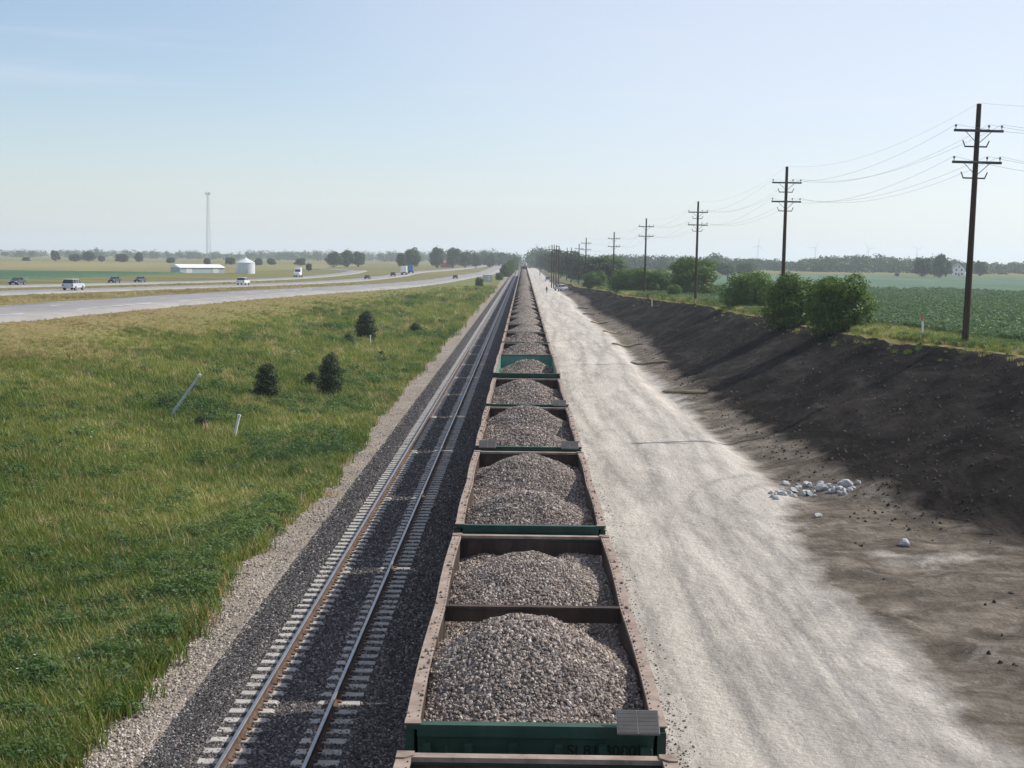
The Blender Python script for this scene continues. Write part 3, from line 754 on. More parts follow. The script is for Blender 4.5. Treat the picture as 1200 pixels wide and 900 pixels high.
def car(label, pt, loc, rz, kind='sedan', group='vehicles on the highway'):
    e = empty('car', loc, rz); tag(e, label, 'car', group)
    if kind == 'suv':
        L_, W2, prof = 4.9, .95, [(-2.42,.42),(2.40,.42),(2.44,.72),(2.30,.98),(1.25,1.08),(-2.35,1.12),(-2.45,.8)]
        cab = [(1.22,1.07),(.55,1.72),(-2.1,1.74),(-2.36,1.10)]
    elif kind == 'pickup':
        L_, W2, prof = 5.6, .98, [(-2.8,.55),(2.75,.55),(2.8,.85),(2.7,1.12),(1.3,1.2),(-2.75,1.2),(-2.8,.9)]
        cab = [(1.25,1.19),(.6,1.86),(-.85,1.88),(-1.0,1.19)]
    else:
        L_, W2, prof = 4.6, .90, [(-2.28,.38),(2.25,.38),(2.3,.62),(2.15,.82),(1.1,.93),(-1.75,.98),(-2.25,.92),(-2.3,.65)]
        cab = [(1.05,.92),(.25,1.42),(-1.05,1.44),(-1.78,.97)]
    mb = MB(); mb.prism(prof, -W2, W2, taper=[.03,.03,.06,.08,.05,.05,.04,.03][:len(prof)]); body = mb.build('body', pt, e)
    mb = MB(); mb.prism(cab, -W2+.07, W2-.07, taper=[.02,.2,.2,.02]); mb.build('window', M['glass'], e)
    (a, za), (b_, zb), (c_, zc), (d_, zd) = cab
    mb = MB(); mb.prism([(b_+.05,zb-.05),(b_,zb+.02),(c_,zc+.02),(c_-.06,zc-.05)], -W2+.24, W2-.24); mb.build('roof', pt, e)
    mb = MB()
    for s in (-1, 1):
        for t in (.36, .66):
            q = c_+(b_-c_)*t; mb.box((s*(W2-.17), q, (za+zb)/2), (.24,.09,zb-za-.04))
    mb.build('pillar', pt, e)
    for s in (-1, 1):
        mb = MB(); mb.box((s*(W2-.24), prof[2][0]-.04, .70), (.34,.10,.15)); mb.build('headlight', M['lampw'], e)
        mb = MB(); mb.box((s*(W2-.2), prof[-1][0]+.03, .82), (.26,.08,.18)); mb.build('tail_light', M['lampr'], e)
    wheels(e, [(s*(W2-.1), y) for s in (-1,1) for y in (L_*.30, -L_*.30)], .34)
    return e
def semi(label, loc, rz, boxm, cabm, trailer=9.5, group='vehicles on the highway', cat='truck'):
    e = empty('truck', loc, rz); tag(e, label, cat, group)
    mb = MB(); mb.prism([(.2,.75),(4.6,.75),(4.65,1.5),(4.5,1.85),(2.6,2.0),(2.2,3.0),(1.8,3.7),(.2,3.7)], -1.2, 1.2, taper=[0,.05,.1,.15,.05,.1,.15,.05]); mb.build('cab', cabm, e)
    mb = MB(); mb.prism([(2.66,2.03),(2.24,2.95),(2.18,2.95),(2.6,2.03)], -1.0, 1.0); mb.box((1.5,1.5,2.4),(.02,.9,.7)) if False else None; mb.build('windscreen', M['glass'], e)
    sp = [(s*1.05, y) for s in (-1,1) for y in (3.7,.2,-1.1)]
    if trailer:
        mb = MB(); mb.box((0,-trailer/2-.3,2.6), (2.55,trailer,2.75)); mb.build('trailer', boxm, e)
        mb = MB(); mb.box((0,-trailer/2,1.1), (1.2,trailer,.25)); mb.box((0,1,.8), (1,6,.3)); mb.build('chassis', M['dark'], e)
        sp += [(s*1.05, y) for s in (-1,1) for y in (-trailer+1.2,-trailer+.0)]
    else:
        mb = MB(); mb.box((0,-.5,.85), (1,4.5,.3)); mb.build('chassis', M['dark'], e)
    for s in (-1, 1): mb = MB(); mb.box((s*.95,4.62,1.05), (.3,.08,.2)); mb.build('headlight', M['lampw'], e)
    wheels(e, sp, .5, .3); return e
def put_car(c, px, lane, label, col, kind='sedan', flip=False):
    p, rz, (tx, ty) = on_road(c, px); p = p + Vector((ty*lane, -tx*lane, 0)); p.z = float(T(p.x, p.y))+.30
    return car(label, PAINT[col], p, rz+(math.pi if flip else 0), kind)
put_car(c3, 38, -1.8, 'dark navy car behind the big silver minivan at left', 'navy', flip=True)
put_car(c2, 63, 1.8, 'big silver minivan on the near highway lanes at left', 'silver', 'suv')
put_car(c3, 147, -1.8, 'dark car just left of the small navy one', 'dark', flip=True)
put_car(c3, 167, -1.8, 'small navy car just left of the long metal shed', 'navy', flip=True)
put_car(c2, 267, 1.8, 'rounded white car on the highway below the grain bin', 'white', 'suv')
put_car(c2, 426, 1.8, 'small dark car right of the white cab truck', 'dark')
put_car(c2, 456, 1.8, 'dark suv just ahead of the white box trailer', 'dark', 'suv')
put_car(c1, 529, 1.8, 'tiny dark car on the frontage road near the tracks', 'dark')
def put_truck(c, px, lane, label, bm_, cm, tr, flip=False):
    p, rz, (tx, ty) = on_road(c, px); p = p + Vector((ty*lane, -tx*lane, 0)); p.z = float(T(p.x, p.y))+.30
    return semi(label, p, rz+(math.pi if flip else 0), bm_, cm, tr)
put_truck(c3, 354, -1.6, 'white truck cab on the highway right of the grain bin', PAINT['white'], PAINT['white'], 0, True)
put_truck(c2, 470, 1.8, 'white box trailer truck on the highway near the trees', PAINT['white'], PAINT['white'], 8)
put_truck(c2, 500, 1.8, 'blue trailer truck on the highway below the dark trees', PAINT['blue'], PAINT['blue'], 6)
p = at(642, 330); car('pale pickup on the haul road beyond the walking person', PAINT['silver'], (p.x, p.y, p.z), 0, 'pickup', 'vehicles on the haul road')
p = at(657, 341); car('white work truck parked beside the pole cluster', PAINT['white'], (p.x, p.y, p.z), R(25), 'pickup', 'vehicles on the haul road')

# ------------------------------------------------------------------ farm buildings, tower, cabinet
M['metal'] = flat('sheet_metal', (.62,.65,.68), .5, .2, .08); M['whitewall'] = flat('white_siding', (.80,.80,.78), .7, 0, .05)
M['roofgrey'] = flat('grey_roof', (.22,.21,.21), .8); M['roofred'] = flat('red_roof', (.33,.07,.05), .7); M['galv'] = flat('galvanised', (.5,.52,.54), .5, .4, .1)
def shed(px, py, px2, label):
    a = at(px, py); b_ = at(px2, py); Ln = (b_-a).length; e = empty('metal_shed', (a+b_)*.5, math.atan2(b_.y-a.y, b_.x-a.x)); tag(e, label, 'shed')
    mb = MB(); mb.box((0,4,1.25), (Ln,8,2.5)); mb.build('wall', flat('blue_grey_siding', (.36,.43,.47), .5, .2, .06), e)
    mb = MB(); k = 0
    mb.v += [Vector(v) for v in ((-Ln/2-.3,-.4,2.52),(Ln/2+.3,-.4,2.52),(Ln/2+.3,4,3.9),(-Ln/2-.3,4,3.9),(-Ln/2-.3,8.4,2.52),(Ln/2+.3,8.4,2.52))]
    mb.f += [[0,1,2,3],[3,2,5,4],[0,3,4],[1,5,2],[0,4,5,1]]; mb.mi += [0]*5; mb.build('roof', M['whitewall'], e)
    for x in (-Ln*.3, Ln*.3): mb = MB(); mb.box((x,-.02,1.1), (3,.08,2.1)); mb.build('door', M['metal'], e)
shed(211, 320, 263, 'long low metal shed with white roof left of grain bin')
def bin_():
    p = at(288, 320.5); e = empty('grain_bin', p); tag(e, 'round white metal grain bin with cone roof', 'grain bin'); r, h = 4.2, 5.0
    mb = MB()
    for i in range(10): mb.bar((0,0,i*h/10),(0,0,(i+1)*h/10-.04), r, 40); mb.bar((0,0,(i+1)*h/10-.04),(0,0,(i+1)*h/10), r-.04, 40)
    mb.build('wall', M['metal'], e)
    mb = MB(); mb.bar((0,0,h-.02),(0,0,h+2.0), r+.15, 40, .5); mb.build('roof', M['metal'], e)
    mb = MB(); mb.bar((0,0,h+2.0),(0,0,h+2.4), .55, 16, .4); mb.build('roof_cap', M['metal'], e)
    mb = MB(); mb.box((r*.3,-r*.95,1.1), (1,.2,1.9)); mb.build('door', M['galv'], e)
bin_()
def tower():
    p = atd(244, 1200); H = 62; e = empty('radio_tower', p); tag(e, 'tall thin lattice radio tower rising above the left fields', 'tower')
    def cor(z): w2 = 2.6-1.7*z/H; return [Vector((w2*math.cos(t), w2*math.sin(t), z)) for t in (.5, .5+2.0944, .5+4.18879)]
    n = 16
    for k in range(3):
        mb = MB(); mb.bar(cor(0)[k], cor(H)[k], .16, 6, .11); mb.build('leg', M['galv'], e)
    mb = MB()
    for i in range(n):
        a, b_ = cor(H*i/n), cor(H*(i+1)/n)
        for k in range(3): mb.bar(a[k], b_[(k+1) % 3], .07, 4); mb.bar(a[(k+1) % 3], b_[k], .07, 4); mb.bar(b_[k], b_[(k+1) % 3], .07, 4)
    mb.build('lattice', M['galv'], e)
    mb = MB()
    for k in range(6):
        t = k*1.0472; c = Vector((2*math.cos(t), 2*math.sin(t), H-1)); mb.box(c, (.4,.4,2.4), t); mb.bar((0,0,H-1), c, .08, 4)
    mb.build('antenna', M['galv'], e)
tower()
def house(px, py, label):
    p = at(px, py); e = empty('farmhouse', p, R(-8)); tag(e, label, 'house'); w2, d2, h = 3.6, 5, 5.0
    mb = MB(); mb.v += [Vector(v) for v in ((-w2,-d2,0),(w2,-d2,0),(w2,d2,0),(-w2,d2,0),(-w2,-d2,h),(w2,-d2,h),(w2,d2,h),(-w2,d2,h),(0,-d2,h+3),(0,d2,h+3))]
    mb.f += [[0,1,5,8,4],[1,2,6,5],[2,3,7,9,6],[3,0,4,7]]; mb.mi += [0]*4; mb.build('wall', M['whitewall'], e)
    mb = MB()
    for s in (-1, 1):
        k = len(mb.v); mb.v += [Vector(v) for v in ((s*(w2+.4),-d2-.4,h-.25),(s*(w2+.4),d2+.4,h-.25),(0,d2+.4,h+3.1),(0,-d2-.4,h+3.1),(s*(w2+.4),-d2-.4,h-.05),(s*(w2+.4),d2+.4,h-.05),(0,d2+.4,h+3.3),(0,-d2-.4,h+3.3))]
        for q in ((0,1,2,3),(4,5,6,7),(0,1,5,4),(3,2,6,7),(0,3,7,4),(1,2,6,5)): mb.f.append([k+i for i in q]); mb.mi.append(0)
    r = mb.build('roof', M['roofgrey'], e); mb = MB(); mb.box((1.,1.,h+3.2),(.7,.7,1.6)); mb.build('chimney', M['roofred'], r)
    for x, z in ((-1.8,1.6),(1.8,1.6),(-1.6,4.2),(1.6,4.2),(0,6.2)):
        mb = MB(); mb.box((x,-d2-.02,z), (.9,.06,1.4)); f = mb.build('window', M['glass'], e); mb = MB(); mb.box((x,-d2-.06,z), (.9,.05,.07)); mb.box((x,-d2-.06,z-.72),(1.1,.1,.09)); mb.build('frame', M['whitewall'], f)
    mb = MB(); mb.box((0,-d2-.02,1.05), (1,.06,2.1)); mb.build('door', M['roofgrey'], e)
    mb = MB(); mb.box((w2+1.6,2,1.5),(3.2,5,3)); mb.build('annex', M['whitewall'], e)
house(1122, 324, 'white two-storey farmhouse among trees across the bean field')
p = at(523, 313.5); e = empty('barn', p, R(10)); tag(e, 'small red-roofed barn among the far trees', 'barn')
mb = MB(); mb.box((0,0,1.8),(9,6,3.6)); mb.build('wall', M['roofred'], e)
mb = MB(); mb.prism([(-3.4,3.4),(0,6),(3.4,3.4)], -4.8, 4.8); mb.build('roof', M['roofred'], e)
p = at(571, 330); e = empty('signal_cabinet', p, R(5)); tag(e, 'pale grey signal cabinet beside the tracks in the weeds', 'cabinet')
mb = MB(); mb.box((0,0,1.35), (3.4,2,2.3)); mb.build('wall', M['galv'], e); mb = MB(); mb.box((0,0,2.58), (3.7,2.3,.14)); mb.build('roof', M['metal'], e)
mb = MB(); mb.box((0,0,.1), (3.6,2.2,.22)); mb.build('base', M['concrete'], e); mb = MB(); mb.box((.6,-1.02,1.3), (.9,.05,1.9)); mb.build('door', M['metal'], e)

# ------------------------------------------------------------------ utility poles and wires
M['arm'] = flat('crossarm_wood', (.075,.07,.06), .85); M['insul'] = flat('insulator', (.10,.12,.13), .4, 0, .1); M['wire'] = flat('wire_metal', (.34,.35,.37), .5, .3, .05)
POLES = [(1130,412,77,14.),(916,380,128,14.),(814.5,363,190,14.)]
def pole(loc, H, label, lean=0., full=True, arms=2, group='utility poles beside the railway'):
    e = empty('utility_pole', loc); e.rotation_euler = (0, lean, 0); tag(e, label, 'utility pole', group)
    mb = MB(); mb.bar((0,0,-.3), (0,0,H), .20, 12, .13); mb.build('post', M['pole'], e)
    P = [(0, H+.05)]
    for a in range(arms):
        z = H-1.5-1.75*a; mb = MB(); mb.box((0,-.2,z), (2.75,.11,.14)); ar = mb.build('crossarm', M['arm'], e)
        mb = MB()
        for s in (-1, 1): mb.bar((s*.72,-.2,z-.05),(s*.08,-.16,z-.66), .022, 4)
        mb.build('arm_brace', M['arm'], ar)
        for x in (-1.28, .56, 1.28):
            mb = MB(); mb.bar((x,-.2,z+.07),(x,-.2,z+.2),.02,6); mb.bar((x,-.2,z+.2),(x,-.2,z+.32),.07,8,.05); mb.build('insulator', M['insul'], ar); P.append((x, z+.34))
        if full:
            zz = z-.85; mb = MB(); mb.box((0,.17,zz), (1.25,.07,.08)); br = mb.build('bracket', M['arm'], e)
            for s in (-1, 1): mb = MB(); mb.bar((s*.6,.17,zz),(s*.74,.17,zz+.34),.035,6); mb.build('bracket_pin', M['insul'], br)
    return e, P
LBL = ['nearest tall wooden utility pole with two crossarms at right', 'second nearest utility pole, standing in front of the round bushes', 'third utility pole, left of the large round bush',
 'fourth utility pole, in front of low hedge bushes', 'fifth utility pole, just right of the tall dark shrub', 'sixth utility pole, taller, at the edge of the far bushes', 'seventh utility pole above the tree-lined verge', 'eighth utility pole above the tree-lined verge',
 'ninth utility pole above the tree-lined verge', 'tenth utility pole, beside the cluster of poles', 'lone far utility pole left of the pole cluster']
spec = [(1135,77,13.55,.016),(918,128,14.,.006),(816,190,14.,.006),(756,250,14.,.006),(719,308,13.2,.004),(686,366,13.4,.012),(678.5,424,12.8,0),(669.5,482,12.4,0),(664.5,540,12.9,0),(657,600,12.3,0),(633,700,13.2,0)]
prev = None; chains = []
pls = []
for i, (px, d, H, ln) in enumerate(spec):
    p = atd(px, d); e, P = pole(p, H, LBL[i], ln, i < 3, 2); pls.append((p, P, ln))
CL = ['leftmost pole of the tight pole cluster by the haul road', 'second pole from left in the tight pole cluster', 'third pole from left in the tight pole cluster', 'rightmost pole of the tight pole cluster']
for i, (px, d) in enumerate(((646.8,424),(649.3,414),(652,404),(655,394))):
    pole(atd(px, d), 13.3-.1*i, CL[i], 0, False, 2, 'clustered poles by the haul road')
p0 = Vector((25.5, 24, 0)); p0.z = float(T(p0.x, p0.y))
e, P0 = pole(p0, 14., 'utility pole standing just beyond the right edge of view', 0.)
pls.insert(0, (p0, P0, 0.))
WL = ['thin top wire strung between the utility pole tips', 'left outer wire on the upper crossarms', 'inner right wire on the upper crossarms', 'right outer wire on the upper crossarms', 'left outer wire on the lower crossarms', 'inner right wire on the lower crossarms', 'right outer wire on the lower crossarms']
for k in range(7):
    pts = []
    for i in range(len(pls)-1):
        (pa, A, la), (pb, B, lb) = pls[i], pls[i+1]
        a = pa+Vector((A[k][0]+la*A[k][1], -.2 if k else 0, A[k][1])); b_ = pb+Vector((B[k][0]+lb*B[k][1], -.2 if k else 0, B[k][1]))
        n = 18
        for j in range(n + (i == len(pls)-2)):
            t = j/n; q = a.lerp(b_, t); q.z -= (1.15+.12*k % .3)*4*t*(1-t); pts.append(q)
    mb = MB(); mb.tube(pts, 0.007 if k else .005, 4); o = mb.build('power_wire', M['wire']); tag(o, WL[k], 'wire', 'wires on the utility poles')

# ------------------------------------------------------------------ wind turbines
M['turb'] = flat('turbine_backlit_white', (.30,.32,.36), .5, 0, .03)  # white turbines; the shade of their backlit side is put into this grey
TL = ['leftmost wind turbine, beside the second utility pole', 'wind turbine right of the second pole, above the field', 'wind turbine in the middle of the open right horizon', 'wind turbine above the farmhouse trees']
for i, (px, d, a0, hub, bl) in enumerate(((888,6900,.2,78,40),(955,7000,.55,72,40),(1017.5,7200,1.5,74,42),(1074.5,7300,1.2,72,38))):
    p = atd(px, d); e = empty('wind_turbine', p, R(-8)); tag(e, TL[i], 'wind turbine', 'wind turbines on the right horizon')
    mb = MB(); mb.bar((0,0,0),(0,0,hub), 3.2, 10, 2.4); mb.build('tower', M['turb'], e)
    mb = MB(); mb.box((0,1.5,hub+1), (3.2,9,3.2)); mb.build('nacelle', M['turb'], e)
    mb = MB(); mb.bar((0,-5.4,hub+1),(0,-3,hub+1), .8, 10, 1.6); hubo = mb.build('hub', M['turb'], e)
    for k in range(3):
        t = a0+k*2.0944; q = Vector((math.sin(t)*bl, -4.4, hub+1+math.cos(t)*bl)); mb = MB(); mb.bar((0,-4.4,hub+1), q, 2.0, 6, .8); mb.build('blade', M['turb'], e)

# ------------------------------------------------------------------ leaves
def leaf_mesh(name, lobes, n, size, seed, mat, shell=.55, up=.2, asp=.5):
    r = np.random.default_rng(seed); lobes = np.array(lobes, float)
    vol = lobes[:,3]*lobes[:,4]*lobes[:,5]; vol = vol**.67; li = r.choice(len(lobes), n, p=vol/vol.sum()); lb = lobes[li]
    d = r.normal(size=(n,3)); d /= np.linalg.norm(d, axis=1)[:,None]
    rad = shell+(1.06-shell)*r.uniform(0,1,n)**.6; rad = rad + np.where(r.uniform(0,1,n) < .10, r.uniform(0,.32,n), 0); rad *= 1+.42*(vn(d[:,0]*3+li, d[:,1]*3+d[:,2]*2, seed)-.5)
    C = lb[:,:3] + d*lb[:,3:6]*rad[:,None]
    nr = d + r.normal(size=(n,3))*.55 + np.array([0,0,up]); nr /= np.linalg.norm(nr, axis=1)[:,None]
    a = np.cross(nr, r.normal(size=(n,3))); a /= np.linalg.norm(a, axis=1)[:,None]; b_ = np.cross(nr, a)
    s = (size*r.uniform(.6,1.35,n))[:,None]
    V = np.stack([C-a*s, C+b_*s*asp+nr*s*.15, C+a*s, C-b_*s*asp+nr*s*.15], 1).reshape(-1,3)
    me = bpy.data.meshes.new(name); me.vertices.add(n*4); me.vertices.foreach_set('co', V.ravel().astype('f'))
    F = np.arange(n*4); me.loops.add(n*4); me.loops.foreach_set('vertex_index', F.astype('i')); me.polygons.add(n); me.polygons.foreach_set('loop_start', (np.arange(n)*4).astype('i'))
    me.update(calc_edges=True); t = np.clip(.5+r.normal(0,.22,n)+.25*(vn(C[:,0]*.6, C[:,1]*.6+C[:,2]*.4, seed)-.5), 0, 1)
    me.attributes.new('tint', 'FLOAT', 'POINT').data.foreach_set('value', np.repeat(t, 4).astype('f'))
    me.materials.append(mat); return me
M['leafA'] = leaf_mat('bush_leaf', (.045,.09,.018), (.11,.18,.04)); M['leafT'] = leaf_mat('tree_leaf', (.022,.046,.014), (.058,.095,.028))
M['leafJ'] = leaf_mat('juniper_leaf', (.018,.036,.015), (.05,.078,.03), transl=.1); M['bark'] = flat('bark', (.06,.045,.035), .9)
M['leafW'] = leaf_mat('wood_leaf', (.022,.045,.015), (.05,.082,.026))
def round_lobes(seed, w, h, n, low=.1):
    r = random.Random(seed); L_ = [(0,0,h*.5,w*.33,w*.33,h*.42)]
    for i in range(n):
        t = i*2.399+r.uniform(-.3,.3); rr = w*r.uniform(.16,.31); z = h*(low+(.86-low)*((i+.5)/n)); k = math.sqrt(max(.05, 1-((z/h-.42)/.62)**2))
        L_.append((rr*k*math.cos(t)*1.15, rr*k*math.sin(t)*1.15, z, w*r.uniform(.15,.24), w*r.uniform(.15,.24), h*r.uniform(.13,.2)))
    return L_
def trunk_mesh(h, r0, seed, spread, n=6):
    r = random.Random(seed); mb = MB(); top = Vector((r.uniform(-.1,.1)*h, r.uniform(-.1,.1)*h, h*.62)); mid = top*.5+Vector((r.uniform(-.03,.03)*h,0,0))
    mb.tube([(0,0,-.2), (0,0,h*.08), mid, top], [r0*1.3, r0, r0*.7, r0*.3], 7)
    for i in range(n):
        t = i*2.1+r.random(); s = mid.lerp(top, i/n); q = s+Vector((math.cos(t)*spread*.5, math.sin(t)*spread*.5, h*.22)); mb.tube([s, s.lerp(q,.5)+Vector((0,0,h*.02)), q], [r0*.5, r0*.32, r0*.12], 5)
    return mb.mesh('trunk', M['bark'])
TR = []
for i, (w_, h, nl) in enumerate(((9,11,14),(8,13,15),(11,12,17),(7,9,11))):
    TR.append((leaf_mesh('crown', round_lobes(20+i, w_, h, nl, .28), 3200, .55, 30+i, M['leafT'], .5), trunk_mesh(h, .28, i, w_*.5), w_, h))
def tree(loc, w_, h, i, label, group, name='tree', rz=None):
    c, t, w0, h0 = TR[i % 4]; e = empty(name, loc, random.uniform(0,6.28) if rz is None else rz); e.scale = (w_/w0, w_/w0, h/h0); tag(e, label, 'tree', group)
    link('trunk', t, e); link('crown', c, e); return e
BU = []
for i, (w_, h, nl) in enumerate(((5.4,4.4,18),(5.0,4.8,16),(6.2,4.6,22))):
    BU.append((leaf_mesh('foliage', round_lobes(50+i, w_, h, nl, .04), 15000, .125, 60+i, M['leafA'], .62, .35, .42), trunk_mesh(h*.8, .09, 9+i, w_*.5, 9), w_, h))
def bush(px, py, wpx, hpx, i, label, group, cat='bush', dist=None):
    p = at(px, py) if dist is None else atd(px, dist); k = pxm(p); f, t, w0, h0 = BU[i % 3]
    e = empty('bush', p, random.uniform(0,6.28)); e.scale = (wpx/k/w0, wpx/k/w0, hpx/k/h0); tag(e, label, cat, group)
    link('stem', t, e); link('foliage', f, e); return e
G = 'round bushes along the field edge'
bush(982,388,86,68,0,'nearest round green bush at the field edge, rightmost of the row',G)
bush(930,382,78,60,1,'round bush behind the second utility pole, touching the rightmost bush',G)
bush(878,363,70,46,2,'round bush left of the second utility pole',G)
bush(811,347,68,47,0,'large round bush behind the third utility pole',G)
bush(765,344,54,29,1,'low wide bush behind the fourth utility pole',G)
bush(736,343,48,29,2,'low bush between the fourth and fifth utility poles',G)
bush(718,333,44,34,0,'tall dark shrub behind the fifth utility pole',G)
bush(697,338,30,20,1,'small bush right of the sixth utility pole',G)
bush(790,349,20,16,2,'small weedy bush at the foot of the large round bush',G)
G2 = 'bushes along the far verge right of the haul road'
for i, (px, d, w_, h) in enumerate(((706,420,44,32),(692,460,40,34),(680,500,34,33),(670,540,32,34),(662,590,28,34),(654,650,26,32),(647,720,22,30),(641,800,20,27),(636,900,16,24),(631,1020,14,22))):
    L8 = ['broad bush behind the sixth utility pole','bushy tree left of the sixth utility pole','bushy tree behind the seventh utility pole','bushy tree at the eighth utility pole','bushy tree at the ninth utility pole','bushy tree right behind the pole cluster','far bushy tree left of the pole cluster','farther bushy tree beside the end of the haul road','very far bushy tree at the end of the haul road','farthest bushy tree right of the vanishing tracks']
    p = atd(px, d); k = pxm(p); tree((p.x+2, p.y, p.z-.4), w_/k, h/k*.95, i, L8[i], G2, 'bushy_tree')
G3 = 'bushes left of the far tracks'
for i, (px, d, w_, h, lb) in enumerate(((585,560,10,9,'small round bush beside the signal cabinet'),(593,640,16,15,'green bush left of the far tracks, beyond the cabinet'),(599,760,14,17,'far bush left of the vanishing tracks'),(604,950,10,16,'farthest bush left of the vanishing tracks'),(562,420,11,12,'dark round shrub in the grass left of the tracks near the cabinet'))):
    bush(px, 0, w_, h, i, lb, G3, dist=d)
# far trees one can tell apart
far = [(65,306.5,11,12,'single round tree on the left horizon'),(88,307,17,9,'low broad tree left of the taller far-left one'),(104,307,17,12,'taller broad tree in the far-left pair'),(119,307,10,7,'small tree at the right foot of the far-left pair'),(31,306.5,10,5,'tiny tree at the far left edge'),
 (143,308,17,10,'broad low tree left of the pointed one'),(163,308,11,12,'pointed tree left of the radio tower'),(200,309,12,7,'small tree left of the radio tower base'),(243,311,9,8,'tree at the foot of the radio tower'),(270,311,13,9,'tree just left of the grain bin'),(303,312,11,9,'tree just right of the grain bin'),(318,311,12,8,'second tree right of the grain bin'),(352,312,14,9,'tree above the white truck cab'),
 (362,318,8,9,'small dark tree on the field edge beyond the highway'),(392,313,22,17,'left tree of the dense clump beyond the ramp'),(406,313,20,19,'middle tree of the dense clump beyond the ramp'),(420,313,18,17,'right tree of the dense clump beyond the ramp'),(471,315,14,18,'tree left of the blue truck'),(483,315,22,23,'big dark tree above the white box trailer'),
 (512,314,17,23,'tall tree just left of the red-roofed barn'),(531,314,18,22,'tall tree just right of the red-roofed barn'),(545,314,20,18,'broad tree right of the red-roofed barn'),(558,314,18,16,'tree at the left of the far track woods'),(574,313,20,15,'tree in the far woods left of the tracks'),(590,312,18,15,'rightmost tree of the far woods left of the tracks')]
for i, (px, py, w_, h, lb) in enumerate(far):
    p = at(px, py); k = pxm(p); tree(p, w_/k, h/k*1.05, i, lb, 'trees on the left horizon')
for i, (px, py, w_, h, lb) in enumerate(((1081,325,24,22,'broad tree at the left of the farmhouse grove'),(1095,325,20,21,'second tree of the farmhouse grove'),(1101,326,16,27,'tallest tree of the farmhouse grove'),(1108,325,16,20,'tree touching the white farmhouse'),(1149,324,17,17,'tree right of the farmhouse and nearest pole'),(1051,324,6,4,'tiny lone shrub left of the farmhouse grove'),(850,323,26,14,'low trees mass right of the large round bush'),(872,322,22,13,'low far tree above the round bushes'))):
    p = at(px, py); k = pxm(p); tree(p, w_/k, h/k*1.05, i+1, lb, 'trees across the bean field')
# distant woods that read as one mass
def wood(name, label, px0, px1, d0, d1, n, h0, h1, q, seed):
    r = random.Random(seed); lob = []
    for i in range(n):
        px = r.uniform(px0, px1); p = atd(px, r.uniform(d0, d1)); h = r.uniform(h0, h1)*(0.75+.5*float(vn(px*.03, 1., seed)))
        for k in range(4): lob.append((p.x+r.uniform(-4,4), p.y+r.uniform(-4,4), p.z+h*(.14+.19*k), r.uniform(4.5,7.5), r.uniform(4.5,7.5), h*r.uniform(.24,.34)))
    me = leaf_mesh(name, lob, q, 1.2, seed, M['leafW'], .3); o = link(name, me); tag(o, label, None, None, 'stuff'); return o
wood('woodland', 'long low belt of woods along the right horizon', 640, 1330, 1050, 1350, 330, 9, 13, 80000, 5)
wood('woodland', 'thin belt of woods along the left horizon', -90, 610, 1900, 2700, 300, 9, 15, 52000, 6)
wood('woodland', 'far woods closing off the tracks on the left', 520, 605, 1300, 1700, 60, 13, 17, 9000, 8)
wood('woodland', 'far woods closing off the tracks on the right', 622, 660, 1100, 1500, 50, 13, 18, 8000, 9)
# ------------------------------------------------------------------ junipers, posts, rocks, wattles, person
def cone_lobes(seed, w_, h):
    r = random.Random(seed); L_ = []
    for i in range(14):
        z = h*(.06+.88*i/13); k = math.sqrt(max(.03, 1-((z/h-.36)/.66)**2)); t = i*2.4
        L_.append((w_*.14*k*math.cos(t), w_*.14*k*math.sin(t), z, w_*.42*k, w_*.42*k, h*.12))
    return L_
JU = [(leaf_mesh('foliage', cone_lobes(70+i, 1.7, 2.2), 9000, .075, 80+i, M['leafJ'], .4, .5, .3), trunk_mesh(2.0, .05, 3+i, .5)) for i in range(2)]
def juniper(px, py, wpx, hpx, i, label):
    p = at(px, py); k = pxm(p); e = empty('juniper_shrub', p, random.uniform(0,6)); e.scale = (wpx/k/1.45,)*2+(hpx/k/1.9,); tag(e, label, 'shrub', 'dark shrubs in the grass bank')
    link('stem', JU[i % 2][1], e); link('foliage', JU[i % 2][0], e)
juniper(313,473,26,40,0,'dark juniper shrub, left one of the matching pair in the grass')
juniper(387,467,25,44,1,'dark upright juniper shrub, right one of the matching pair')
juniper(429,399,22,29,0,'dark shrub farther up the grass, beside white stakes')
juniper(487,393,14,12,1,'small dark shrub nearest the tracks in the grass')
juniper(191,484,18,14,1,'low dark shrub at the foot of the leaning grey pole')
juniper(236,505,16,15,0,'low dark shrub between the leaning pole and white post')
juniper(408,405,13,11,1,'tiny dark shrub left of the shrub with white stakes')
juniper(366,455,17,16,0,'small dark shrub just left of the upright juniper')
juniper(447,421,8,8,0,'tiny dark shrub below the white stakes')
M['paleblue'] = flat('weathered_pipe', (.42,.46,.50), .6, .1, .15); M['stake'] = flat('white_stake', (.70,.70,.67), .7, 0, .08); M['orange'] = flat('orange_cap', (.55,.14,.08), .6)
p = at(194, 493); k = pxm(p); q = p + RT*(39/k) + UP*(52/k)
e = empty('leaning_pole', p); tag(e, 'grey-blue pole leaning far over in the grass at left', 'pole')
mb = MB(); mb.bar((0,0,-.1), q-p, .075, 10, .06); mb.build('shaft', M['paleblue'], e); mb = MB(); dq = (q-p).normalized(); mb.bar((q-p), (q-p)+dq*.14, .08, 10, .07); mb.build('cap', M['stake'], e)
